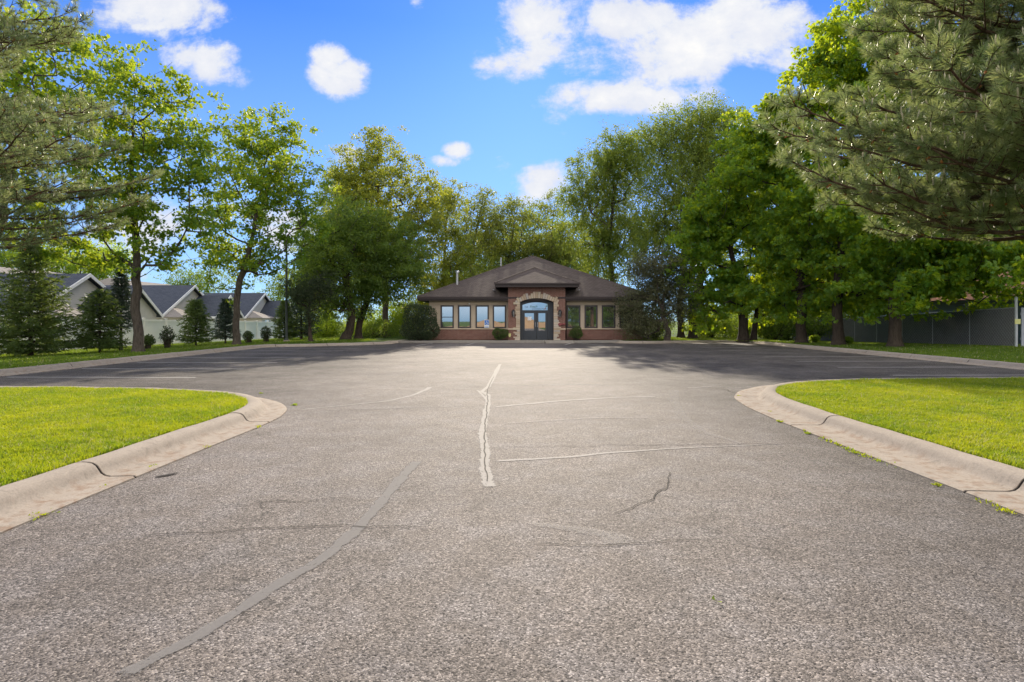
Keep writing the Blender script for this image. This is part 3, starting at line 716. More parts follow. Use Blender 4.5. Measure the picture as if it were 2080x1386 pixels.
# wall lanterns
def lantern(x, lab):
    r = thing('wall_lantern', lab, 'lantern', (x, PY0-.14, 1.95), 'lanterns beside the entrance arch')
    b = MB(); b.box(-.05,.05,.10,.14,-.08,.28); b.tube([(0,.10,.22),(0,.0,.30),(0,-.02,.24)], .014, 6); b.build('bracket', M['lantern'], r)
    b = MB(); b.tube([(0,-.02,-.24),(0,-.02,-.2),(0,-.02,-.17),(0,-.02,.14)], [.02,.05,.075,.115], 6)
    b.build('lamp_glass', M['glass'], r)
    b = MB(); b.tube([(0,-.02,.14),(0,-.02,.17),(0,-.02,.26),(0,-.02,.30)], [.14,.13,.05,.01], 6)
    for k in range(6):
        a = 2*math.pi*k/6; b.tube([(.08*math.cos(a),-.02+.08*math.sin(a),-.17),(.12*math.cos(a),-.02+.12*math.sin(a),.14)], .01, 4)
    b.build('lamp_cap', M['lantern'], r)
lantern(.10, 'black wall lantern on the brick left of the entrance arch'); lantern(3.30, 'black wall lantern on the brick right of the entrance arch')
# accessible parking sign
sg = thing('parking_sign', 'blue and white accessible parking sign with wheelchair symbol by the third window', 'sign', (-1.77, 39.86, .98))
b = MB(); b.prism([(-.17,0),(.17,0),(.17,.56),(-.17,.56)], 0, .01); b.build('sign_plate', M['white'], sg)
b = MB(); b.box(-.145,.145,-.008,-.001,.20,.53); b.build('blue_field', M['blue'], sg)
b = MB(); cyl = [(.045*math.cos(a)-.01,.465+.03*math.sin(a)) for a in np.linspace(0,2*math.pi,9)[:-1]]
b.prism([(.5*x-.005,.465+(z-.465)*.8) for x, z in cyl], -.014, -.009)
for p, q in (((-.005,.44),(.005,.35)),((.005,.35),(.06,.345)),((.06,.345),(.085,.26)),((0,.40),(.05,.395))):
    b.tube([(p[0],-.012,p[1]),(q[0],-.012,q[1])], .013, 5)
ring = [(.01+.085*math.cos(a),-.012,.305+.075*math.sin(a)) for a in np.linspace(R_(120),R_(375),12)]
b.tube(ring, .011, 5); b.build('wheelchair_symbol', M['white'], sg)
b = MB(); b.box(-.12,.12,-.005,-.001,.03,.075); b.build('fine_print_panel', M['blue'], sg)
# small things by the doorway
b = MB(); b.box(-.24,-.08,39.10,39.13,.42,.60); b.box(-.22,-.10,39.098,39.099+.03,.35,.41)
o = b.build('utility_marker', M['yellow']); tag(o, 'small pale yellow marker plate on the brick beside the clipped bush', 'marker')
b = MB(); b.tube([(3.28,39.2,1.22),(3.28,39.06,1.22)], [.13,.09], 10); b.tube([(3.30,39.2,1.20),(3.58,39.08,1.24)], .05, 8); b.tube([(3.56,39.14,1.23),(3.62,39.03,1.25)], [.075,.06], 8)
o = b.build('hose_connection', M['red']); tag(o, 'dark red twin hose connection on the brick right of the arch', 'hydrant')
b = MB(); b.tube([(-.87,39.1,.155),(-.87,39.05,.30),(-.87,39.0,.36)], [.02,.03,.045], 8); o = b.build('garden_spotlight', M['white']); tag(o, 'tiny white garden spotlight in front of the clipped bush', 'lamp')

# ------------------------------------------------------------------ fences
def vinyl_fence():
    r = thing('vinyl_fence', 'long white vinyl privacy fence along the left lawn', 'fence', (-25, 45, -.4))
    Y = 24.0; off = -Vector(r.location)
    while Y < 66:
        z0 = float(zg(-25, Y+1.2)); p = MB()
        p.box(-25.02,-24.98,Y+.06,Y+2.38,z0+.05,z0+1.74); p.box(-25.045,-24.955,Y+.06,Y+2.38,z0+.05,z0+.2); p.box(-25.045,-24.955,Y+.06,Y+2.38,z0+1.66,z0+1.80)
        o = p.build('panel', M['vinyl'], r); o.location = off
        zp = float(zg(-25, Y)); p = MB(); p.box(-25.065,-24.935,Y-.065,Y+.065,zp,zp+1.86); p.prism([(-25.085,Y-.085),(-24.915,Y-.085),(-24.915,Y+.085),(-25.085,Y+.085)], zp+1.86, zp+1.90, 'z')
        o = p.build('post', M['vinyl'], r); o.location = off
        Y += 2.44
vinyl_fence()
def link_fence():
    A = np.array([22.15, 25.0]); B = np.array([25.6, 52.0]); L = np.linalg.norm(B-A); dv = (B-A)/L; nv_ = np.array([-dv[1], dv[0]])
    zb = lambda s: float(zg(*(A+dv*s)))
    r = thing('chain_link_fence', 'grey slatted chain link fence with steel top rail behind the right hand trees', 'fence', (A[0], A[1], zb(0))); off = -Vector(r.location)
    s = 0; k = 0
    while s < L:
        e = min(s+3.0, L); z0, z1 = zb(s), zb(e); a = A+dv*s; c = A+dv*e; p = MB(); h = 1.72; tk = nv_*.012
        V = []
        for q, z in ((a, z0), (c, z1)):
            for sg_ in (-1, 1): V += [(*(q+tk*sg_), z+.04), (*(q+tk*sg_), z+h)]
        p.add(V, [(0,4,5,1),(2,3,7,6),(1,5,7,3),(0,2,6,4)]); o = p.build('slat_panel', M['slats'], r); o.location = off
        w_ = MB(); n = 14; hh = h-.05                          # woven wire diagonals on the lot side
        fr = -nv_ if (-nv_).dot(-A) > 0 else nv_
        LL = e-s; sp = .17; m_ = int((LL+hh)/sp)
        for j in range(m_):
            for sgn in (1, -1):
                u0 = j*sp; pts = []
                ua, za = (u0, 0) if u0 <= LL else (LL, u0-LL)
                ub, zb_ = (u0-hh, hh) if u0 >= hh else (0, u0)
                if sgn < 0: ua, ub = LL-ua, LL-ub
                for (uu, zz) in ((ua, za), (ub, zb_)):
                    q = A+dv*(s+uu)+fr*.03; pts.append((*q, zb(s+uu)+.05+zz))
                w_.tube(pts, .0026, 3, False)
        o = w_.build('wire_mesh', M['galv'], r); o.location = off
        p = MB(); p.tube([(*a, z0), (*a, z0+h+.02)], .03, 8)
        if k % 3 == 1: p.tube([(*a, z0+h), (*(a+nv_*-.0+np.array([-.3,0])), z0+h+.32)], .02, 6)
        o = p.build('post', M['galv'], r); o.location = off
        p = MB(); p.tube([(*a, z0+h), (*c, z1+h)], .025, 6); o = p.build('top_rail', M['galv'], r); o.location = off
        s = e; k += 1
    p = MB(); a = A-dv*.02; z0 = zb(0); p.tube([(*a, z0), (*a, z0+2.15)], .055, 10); p.tube([(*a, z0+2.15), (*a, z0+2.2)], [.07,.03], 10); o = p.build('end_post', M['galv'], r); o.location = off
    p = MB(); p.box(a[0]-.12, a[0]+.12, a[1]-.09, a[1]-.06, z0+1.0, z0+1.22); o = p.build('latch_plate', M['yellow'], r); o.location = off
    g = thing('board_gate', 'pale grey board gate panel at the end of the slatted fence', 'gate', (A[0]+.1, A[1]-.1, z0))
    p = MB(); 
    for j in range(9): p.box(.06+j*.2, .06+j*.2+.185, -.02, .02, .02, 1.72+.01*(j % 2))
    p.build('boards', M['greypanel'], g); 
    for z_ in (.3, 1.4): p = MB(); p.box(.06, 1.9, .021, .07, z_, z_+.1); p.build('rail', M['greypanel'], g)
link_fence()

# ------------------------------------------------------------------ houses beyond the left fence
def gable(mbW, mbR, mbT, X0, X1, Yc, h, zb, ze, zr, oh=.35):
    mbW.prism([(Yc-h,zb),(Yc+h,zb),(Yc+h,ze),(Yc,zr-.12),(Yc-h,ze)], X0, X1, 'x')
    s = (zr-ze)/h; k = .13
    for sg_ in (-1, 1):
        ye, zz = Yc+sg_*(h+oh), ze-s*oh
        mbR.prism([(Yc, zr), (ye, zz), (ye, zz+k), (Yc, zr+k)] if sg_ < 0 else [(ye, zz), (Yc, zr), (Yc, zr+k), (ye, zz+k)], X0-.1, X1+oh, 'x')
        mbT.prism([(Yc, zr-.10), (ye, zz-.10), (ye, zz+k+.01), (Yc, zr+k+.01)] if sg_ < 0 else [(ye, zz-.10), (Yc, zr-.10), (Yc, zr+k+.01), (ye, zz+k+.01)], X1+oh+.002, X1+oh+.06, 'x')
        mbT.box(X0, X1+oh, min(ye, ye+sg_*.05), max(ye, ye+sg_*.05), zz-.06, zz+.12)
def make_house(label):
    r = thing('town_house', label, 'house', (-29, 0, 0), 'cream townhouses beyond the white fence')
    W, Rf, T = MB(), MB(), MB()
    gable(W, Rf, T, -19, 0, 0, 4.6, -.7, 1.95, 4.55)
    gable(W, Rf, T, -8, 2.6, 1.3, 2.3, -.7, 1.95, 3.7, .3)
    W.build('wall', M['siding_house'], r); ro = Rf.build('roof', M['roof_blue'], r); T.build('gable_trim', M['trim_white'], r)
    B = MB(); B.add([(-24,-7,2.6),(-7,-7,2.6),(-7,7,2.6),(-24,7,2.6),(-14,-5.5,6.0),(-14,5.5,6.0)], [(0,1,4),(1,2,5,4),(2,3,5),(3,0,4,5),(3,2,1,0)])
    B.build('rear_roof', M['roof_taupe'], r)
    P_ = MB(); P_.box(.0, 1.9, -4.4, -1.6, -.7, 1.75); P_.build('porch_wall', M['siding_house'], r)
    P_ = MB(); P_.add([(-.2,-4.8,1.751),(2.2,-4.8,1.751),(2.2,-1.3,1.751),(-.2,-1.3,1.751),(-.2,-3.0,2.75)], [(0,1,4),(1,2,4),(2,3,4),(3,2,1,0)]); P_.build('porch_roof', M['roof_taupe'], r)
    for (x, y0, y1, z0, z1) in ((1.9,-3.6,-2.3,.4,1.5),(2.6,.7,1.9,.1,1.6),(0,4.0,4.5,.2,1.5)):
        f = MB(); t_ = .08; xo = x+.03
        f.box(x-.02, xo, y0-t_, y0, z0-t_, z1+t_); f.box(x-.02, xo, y1, y1+t_, z0-t_, z1+t_); f.box(x-.02, xo, y0, y1, z0-t_, z0); f.box(x-.02, xo, y0, y1, z1, z1+t_); f.box(x-.02, xo-.005, (y0+y1)/2-.02, (y0+y1)/2+.02, z0, z1)
        fo = f.build('window', M['trim_white'], r); g = MB(); g.box(x-.01, x+.01, y0, y1, z0, z1); g.build('pane', M['glass'], fo)
    v = MB(); v.tube([(2.6,1.3,2.75),(2.63,1.3,2.75)], .16, 10); v.build('gable_vent', M['frame_dark'], r)
    return r
hs_ = make_house('cream townhouse with slate blue gables between the two big lawn maples')
hs_.location = (-29, 51.4, 0)
for y, lab in ((38.6, 'cream townhouse with slate blue gables behind the lawn spruces'), (66.0, 'cream townhouse with small slate gables at the far fence end'), (25.2, 'cream townhouse at the left edge of the row, mostly behind the large spruce')):
    c = copy_tree(hs_); c.location = (-29, y, 0); c['label'] = lab
sh = thing('tile_roofed_house', 'blue grey sided house with orange roof behind the pale board gate', 'house', (32.2, 35, .2))
b = MB(); b.box(-4.0, 6, -4, 5, -.2, 2.75); b.build('wall', M['greywall'], sh)
b = MB(); b.add([(-4.6,-4.7,2.55),(6.6,-4.7,2.55),(6.6,5.6,2.55),(-4.6,5.6,2.55),(-.5,.4,4.6),(3,.4,4.6)], [(0,1,5,4),(1,2,5),(2,3,4,5),(3,0,4),(3,2,1,0)]); b.build('roof', M['roof_tile'], sh)
b = MB(); b.box(-4.6, 6.6, -4.78, -4.71, 2.4, 2.6); b.build('fascia', M['frame_dark'], sh)
b = MB(); b.box(-3.2, -2.0, -4.03, -4.0, .7, 1.9); wf = b.build('window', M['trim_white'], sh); b = MB(); b.box(-3.1, -2.1, -4.05, -4.031, .8, 1.8); b.build('pane', M['glass'], wf)
# light pole on the lawn
pp = P(582, 698, 36.5); lpn = thing('light_pole', 'tall dark green light pole standing on the left lawn', 'light pole', (pp[0], pp[1], float(zg(pp[0], pp[1]))))
b = MB(); b.tube([(0,0,-.1),(0,0,.12)], .20, 12); b.build('footing', M['concrete'], lpn)
b = MB(); b.tube([(0,0,.12),(0,0,.2),(0,0,.22),(0,0,6.6)], [.13,.12,.085,.06], 10); b.build('pole', M['pole'], lpn)
b = MB(); b.box(-.08,.08,-.75,-.05,6.52,6.62); b.box(-.16,.16,-.85,-.3,6.46,6.60); b.build('lamp_head', M['pole'], lpn)

# ------------------------------------------------------------------ vegetation builders
def unit(v): return v/(np.linalg.norm(v, axis=-1, keepdims=True)+1e-9)
def frames(rs, n, up_bias, fwd=None):
    """random leaf frames: normal biased to +z, long axis random or along fwd"""
    nrm = unit(rs.normal(0, 1, (n, 3))*(1, 1, .8)+np.array([0, 0, up_bias]))
    a = rs.normal(0, 1, (n, 3)) if fwd is None else fwd+rs.normal(0, .25, (n, 3))
    X = unit(a-nrm*np.sum(a*nrm, 1, keepdims=True)); Y = np.cross(nrm, X); return X, Y, nrm
T_MAPLE = (np.array([(0,0,0),(.18,.34,.03),(.12,.52,-.02),(.42,.30,.05),(.62,.42,0),(.62,.17,.05),(1,0,-.06),(.62,-.17,.05),(.62,-.42,0),(.42,-.30,.05),(.12,-.52,-.02),(.18,-.34,.03)]),
           [[(0,1,3,5)],[(1,2,3,3)],[(3,4,5,5)],[(0,5,6,7)],[(0,7,9,11)],[(9,8,7,7)],[(11,10,9,9)]])
def tmpl_maple():
    V = T_MAPLE[0]; q = [(0,1,3,5),(0,5,6,7),(0,7,9,11)]; t = [(1,2,3),(3,4,5),(9,8,7),(11,10,9)]
    return V, [np.array(q), np.array(t)]
def tmpl_leaf():                      # folded oval leaf
    V = np.array([(0,0,0),(.38,.27,.07),(1,0,-.08),(.38,-.27,.07)]); return V, [np.array([(0,2,1),(0,3,2)])]
def tmpl_tri():
    V = np.array([(0,.12,0),(1,0,-.05),(0,-.12,0)]); return V, [np.array([(0,2,1)])]
def scatter(pos, X, Y, Z, size, tmpl):
    V0, Fs = tmpl; n, k = len(pos), len(V0)
    V = pos[:, None]+size[:, None, None]*(V0[None,:,0:1]*X[:,None]+V0[None,:,1:2]*Y[:,None]+V0[None,:,2:3]*Z[:,None])
    base = (np.arange(n)*k)[:, None, None]
    return V.reshape(-1, 3), [(f[None]+base).reshape(-1, f.shape[1]) for f in Fs]
def merge(parts):
    V = []; Fd = {}; n = 0
    for v, Fs in parts:
        for f in Fs: Fd.setdefault(f.shape[1], []).append(f+n)
        V.append(v); n += len(v)
    return np.concatenate(V), [np.concatenate(f) for f in Fd.values()]
def seg_tubes(A, B, ra, rb, n=5):
    d = unit(B-A); ref = np.where(np.abs(d[:, 2:3]) < .9, np.array([[0,0,1.]]), np.array([[1.,0,0]]))
    a = unit(np.cross(d, ref)); b = np.cross(d, a); th = np.arange(n)*2*np.pi/n
    ring = a[:,None]*np.cos(th)[None,:,None]+b[:,None]*np.sin(th)[None,:,None]
    V = np.concatenate([A[:,None]+ring*ra[:,None,None], B[:,None]+ring*rb[:,None,None]], 1).reshape(-1, 3)
    k = np.arange(n); f = np.stack([k, k+n, (k+1)%n+n, (k+1)%n], 1); m = len(A)
    return V, [(f[None]+(np.arange(m)*2*n)[:,None,None]).reshape(-1, 4)]
def chain_tube(p, r, n=12):
    t = unit(np.gradient(p, axis=0)); a = unit(np.cross(t, np.array([0, 1., 0]))); b = np.cross(t, a); th = np.arange(n)*2*np.pi/n
    V = (p[:, None]+(a[:, None]*np.cos(th)[None, :, None]+b[:, None]*np.sin(th)[None, :, None])*r[:, None, None]).reshape(-1, 3); k = np.arange(n); m = len(p)
    f = np.stack([k, (k+1) % n, (k+1) % n+n, k+n], 1); return V, [(f[None]+(np.arange(m-1)*n)[:, None, None]).reshape(-1, 4)[:, ::-1]]
def branch_skeleton(rs, trunk, att, r0, lead=0, seg=.55, upcurve=.18, tip=.007, updraft=.35):
    """grow limbs from a trunk polyline to every attractor point"""
    cap = len(trunk)+len(att)*14+10; N = np.zeros((cap, 3)); par = np.full(cap, -1, int)
    n = len(trunk); N[:n] = trunk; par[1:n] = np.arange(n-1)
    low = max(1, int(n*.55)); ok = np.zeros(cap, bool); ok[low:n] = True
    dist = np.min(np.linalg.norm(att[:,None]-trunk[None,low:], axis=2), axis=1); tips = []
    order = np.concatenate([np.arange(lead), lead+np.argsort(dist[lead:])]).astype(int)
    for i in order:
        p = att[i]; D = p-N[:n]; dd = np.linalg.norm(D, axis=1)+1e-6
        cost = dd*(1+1.3*np.maximum(0, updraft-D[:,2]/dd)); cost[~ok[:n]] = 1e9
        q = int(np.argmin(cost)); L = dd[q]; m = min(14, max(1, int(L/seg)))
        a = N[q]; mid = (a+p)/2+np.array([0,0,-upcurve*L*.4])+rs.normal(0, .06*L, 3); last = q
        for j in range(1, m+1):
            if n >= cap: break
            s = j/m; N[n] = a*(1-s)**2+2*mid*s*(1-s)+p*s*s+(rs.normal(0, .03, 3) if j < m else 0); par[n] = last; ok[n] = True; last = n; n += 1
        tips.append(last)
    N = N[:n]; par = par[:n]; cnt = np.zeros(n)
    for t_ in tips: cnt[t_] += 1
    for i in range(n-1, 0, -1): cnt[par[i]] += cnt[i]
    rad = tip*np.maximum(cnt, 1)**.5; k = r0/max(rad[0], 1e-6)
    rad = np.where(rad > 0, tip*np.maximum(cnt, 1)**(math.log(r0/tip)/math.log(max(cnt[0], 2))), 0)
    return N, par, rad
def crown_sample(rs, blobs, n, shell=2.4, holes=.0):
    vol = np.array([b[3]*b[4]*b[5] for b in blobs]); vol = vol**.85; pr = vol/vol.sum()
    ix = rs.choice(len(blobs), n, p=pr); d = unit(rs.normal(0, 1, (n, 3))); r = rs.rand(n)**(1/shell)
    B = np.array(blobs)[ix]; return B[:, :3]+d*r[:, None]*B[:, 3:6]
def make_tree(name, label, cat, base, Y, blobs, leaf, bark, r0=.2, size=.16, lai=3.0, tmpl='leaf', per=26, spread=.42, flat=.6, up=.55,
              seed=0, group=None, lean=(0,0), fork=.45, droop=0.0, zbase=None, depth=.9, minr=.006, natt=None, trunk_top=None, shell=2.4, upd=.35, extra_trunks=()):
    rs = np.random.RandomState(seed)
    bp = P(base[0], base[1], Y); gz = float(zg(bp[0], Y)) if zbase is None else zbase
    org = np.array([bp[0], Y, gz]); k = Y/F
    bl_ = []; area = 0
    for q in blobs:
        px, py, rx, ry = q[:4]; dy = q[4] if len(q) > 4 else rs.uniform(-.3, .3)*rx*k
        c = P(px, py, Y+dy); bl_.append((c[0], c[1], c[2], rx*k, max(rx, ry*.7)*k*depth, ry*k)); area += math.pi*rx*ry*k*k
    nl = int(area*.62*lai/(.42*size*size if tmpl == 'maple' else .27*size*size)); na = natt or int(np.clip(nl/per/2.2, 60, 620))
    att = crown_sample(rs, bl_, na, shell)
    top = max(b[2]+b[5] for b in bl_); cx_ = np.average([b[0] for b in bl_], weights=[b[3]*b[5] for b in bl_]); cy_ = np.average([b[1] for b in bl_], weights=[b[3]*b[5] for b in bl_])
    tt = gz+(top-gz)*fork if trunk_top is None else trunk_top; nT = 14; s = np.linspace(0, 1, nT)
    ex = np.clip((s-.25)/.75, 0, 1)**1.3
    trunk = np.stack([org[0]+(cx_-org[0])*ex*.85+lean[0]*s, org[1]+(cy_-org[1])*ex*.85+lean[1]*s, gz-.08+(tt-gz)*s], 1)
    trunk[2:, :2] += np.cumsum(rs.normal(0, .05, (nT-2, 2)), 0)
    order = sorted(bl_, key=lambda b: -b[2])[:7]; lead_ = np.array([(b[0], b[1], b[2]+b[5]*.55) for b in order]); att = np.concatenate([lead_, att])
    N, par, rad = branch_skeleton(rs, trunk, att, r0, lead=len(lead_), updraft=upd); na = len(att)
    A, B, ra, rb = N[par[1:]], N[1:], rad[par[1:]], rad[1:]
    isT = np.arange(1, len(N)) < nT; ra = np.minimum(ra, rb*1.5+.012); keep = (rb > minr) & ~isT
    A, B, ra, rb = A[keep], B[keep], ra[keep], rb[keep]
    big = ra > .05; parts = []
    nz_t = int(np.argmax(rad[:nT] <= 0)) if (rad[:nT] <= 0).any() else nT; nz_t = max(nz_t, 4)
    sf = np.concatenate([np.linspace(0, 1, 7)[:-1], np.arange(1, nz_t)]); si = np.arange(nT)
    tp_ = np.stack([np.interp(sf, si, N[:nT, c]) for c in range(3)], 1); rr_ = np.interp(sf, si, np.maximum(rad[:nT], .012)); zt_ = np.maximum(tp_[:, 2]-gz, 0)
    rr_ = rr_*(1+.62*np.exp(-zt_/.22)+.16*np.exp(-zt_/1.0))*(1+rs.normal(0, .015, len(rr_)))
    parts.append(chain_tube(tp_, rr_, 14))
    if big.any(): parts.append(seg_tubes(A[big], B[big], ra[big], rb[big], 9))
    if (~big).any(): parts.append(seg_tubes(A[~big], B[~big], ra[~big], rb[~big], 4))
    for (ex_, ey_, hx, hz, rr) in extra_trunks:
        q = np.array([[org[0]+ex_+hx*x, org[1]+ey_, gz-.05+hz*x] for x in np.linspace(0, 1, 6)]); q[1:-1, :2] += rs.normal(0, .06, (4, 2)); rr_ = np.array([rr*(1.5-.2*1) if i == 0 else rr*(1-.09*i) for i in range(6)])
        parts.append(seg_tubes(q[:-1], q[1:], rr_[:-1], rr_[1:], 9))
    root = thing(name, label, cat, tuple(org), group)
    V, Fs = merge(parts); o = build('trunk', V-org, Fs, bark, root, True)
    # leaves: sub-clumps round each twig end
    ncl = max(na, int(nl/per)); ci = rs.randint(0, na, ncl); cl = att[ci]+rs.normal(0, 1, (ncl, 3))*np.array([spread*1.25, spread*1.25, spread*.8])
    li = np.repeat(np.arange(ncl), per); pos = cl[li]+rs.normal(0, 1, (len(li), 3))*np.array([spread*.5, spread*.5, spread*.5*flat])
    if droop:
        t_ = rs.rand(len(li)); pos[:, 2] -= droop*t_**1.5*rs.rand(ncl)[li]*2; pos[:, :2] = cl[li][:, :2]+(pos[:, :2]-cl[li][:, :2])*(1-.65*t_[:, None])
    pos = pos[pos[:, 2] > gz+.08]
    out_ = unit(pos-np.array([cx_, cy_, pos[:, 2].mean()]))*.4+np.array([0, 0, -.25-droop*.5])
    X, Yv, Z = frames(rs, len(pos), up, out_+rs.normal(0, .5, (len(pos), 3)))
    sz_ = size*rs.uniform(.65, 1.25, len(pos)); tm = tmpl_maple() if tmpl == 'maple' else tmpl_leaf()
    V, Fs = scatter(pos, X, Yv, Z, sz_, tm); build('crown', V-org, Fs, leaf, root)
    return root
def make_bush(name, label, cat, base, Y, blobs, leaf, size=.06, n=6000, seed=0, group=None, bark=None, up=.2, shell=5.0, zbase=None):
    rs = np.random.RandomState(seed); bp = P(base[0], base[1], Y); gz = float(zg(bp[0], Y)) if zbase is None else zbase; org = np.array([bp[0], Y, gz]); k = Y/F
    bl_ = [(*P(q[0], q[1], Y+(q[4] if len(q) > 4 else 0)), q[2]*k, max(q[2], q[3]*.7)*k*.9, q[3]*k) for q in blobs]
    pos = crown_sample(rs, bl_, n, shell); lump = .10*min(b[3] for b in bl_)
    ph = rs.uniform(0, 6, 3); f_ = 5.0/max(.4, bl_[0][3]); pos += unit(pos-np.array(bl_[0][:3]))*(lump*(np.sin(pos[:,0]*f_+ph[0])+np.sin(pos[:,2]*f_*1.1+ph[1])+np.sin(pos[:,1]*f_+ph[2])))[:, None]+rs.normal(0, lump*.35, (n, 3))
    pos = pos[pos[:, 2] > gz+.03]; root = thing(name, label, cat, tuple(org), group)
    out_ = unit(pos-np.array(bl_[0][:3])); X, Yv, Z = frames(rs, len(pos), up, out_+np.array([0,0,.3])+rs.normal(0,.6,(len(pos),3)))
    V, Fs = scatter(pos, X, Yv, Z, size*rs.uniform(.6, 1.3, len(pos)), tmpl_leaf()); build('foliage', V-org, Fs, leaf, root)
    nb = 40; A = np.repeat(org[None], nb, 0)+np.c_[rs.normal(0, .08, (nb, 2)), np.zeros(nb)]; B = pos[rs.randint(0, len(pos), nb)]; Mx = (A+B)/2; Mx[:, 2] += .1
    V, Fs = merge([seg_tubes(A, Mx, np.full(nb, .022), np.full(nb, .014), 5), seg_tubes(Mx, B, np.full(nb, .014), np.full(nb, .004), 4)]); build('stems', V-org, Fs, bark or M['bark_dark'], root)
    return root
def make_spruce(name, label, base, Y, topy, halfw, leaf, seed=0, group=None, bare=.06, dens=1.0, twig=.20, zbase=None, power=.85, cat='spruce'):
    rs = np.random.RandomState(seed); bp = P(base[0], base[1], Y); gz = float(zg(bp[0], Y)) if zbase is None else zbase; org = np.array([bp[0], Y, gz])
    H = P(0, topy, Y)[2]-gz; R = halfw*Y/F; root = thing(name, label, cat, tuple(org), group)
    A = []; B = []; ra = []; rb = []; tp = []; td = []; z = bare*H
    while z < H*.985:
        f = z/H; L = R*max(.05, (1-f))**power*rs.uniform(.85, 1.12)*(min(1, .62+f*4)); nb = rs.randint(6, 10) if f < .8 else 5; a0 = rs.uniform(0, 6.28)
        for j in range(nb):
            a = a0+6.283*j/nb+rs.normal(0, .15); l = L*rs.uniform(.7, 1.12); sl = -.22+.75*f+rs.normal(0, .08); pv = np.array([0,0,z+rs.normal(0,.05)]); m = max(3, int(l/.22)); dirh = np.array([math.cos(a), math.sin(a), 0])
            for q in range(m):
                s = (q+1)/m; nx_ = np.array([0,0,z])+dirh*l*s+np.array([0,0,l*(sl*s+.22*s*s)]); A.append(pv); B.append(nx_); r_ = .022*(1-s)*(1-f*.6)+.005; ra.append(r_+.003); rb.append(r_); pv = nx_
                if s < .12: continue
                side = np.array([-dirh[1], dirh[0], 0]); tl = (.16+.42*l*.5*(1-s)**.7)
                for sg_ in (-1, 1, 0):
                    dv = unit(dirh*(.75 if sg_ else 1)+side*sg_*.8+np.array([0,0,rs.uniform(-.35,.05)])); kk = max(2, int(tl/.07*dens))
                    for e in range(kk): tp.append(nx_+dv*tl*(e/kk)+rs.normal(0,.015,3)); td.append(unit(dv+rs.normal(0,.38,3)))
        z += H*.028+.05
    tz = np.linspace(-.05, H, 9); tr_ = np.linspace(max(.05, H*.018), .012, 9); tr_[0] *= 1.35
    tk = np.stack([np.zeros(9), np.zeros(9), tz], 1)
    V, Fs = merge([seg_tubes(tk[:-1], tk[1:], tr_[:-1], tr_[1:], 9), seg_tubes(np.array(A), np.array(B), np.array(ra), np.array(rb), 4)]); build('trunk', V, Fs, M['bark_dark'], root, True)
    tp = np.array(tp); td = np.array(td); n = len(tp); tp = np.concatenate([tp, tp]); td = np.concatenate([td, unit(td+rs.normal(0,.5,(n,3)))])
    nz_ = unit(np.cross(td, rs.normal(0,1,(2*n,3)))); Yv = np.cross(nz_, td)
    V, Fs = scatter(tp, td, Yv, nz_, twig*rs.uniform(.6,1.2,2*n), tmpl_tri()); keep = None
    build('crown', V, Fs, leaf, root); return root
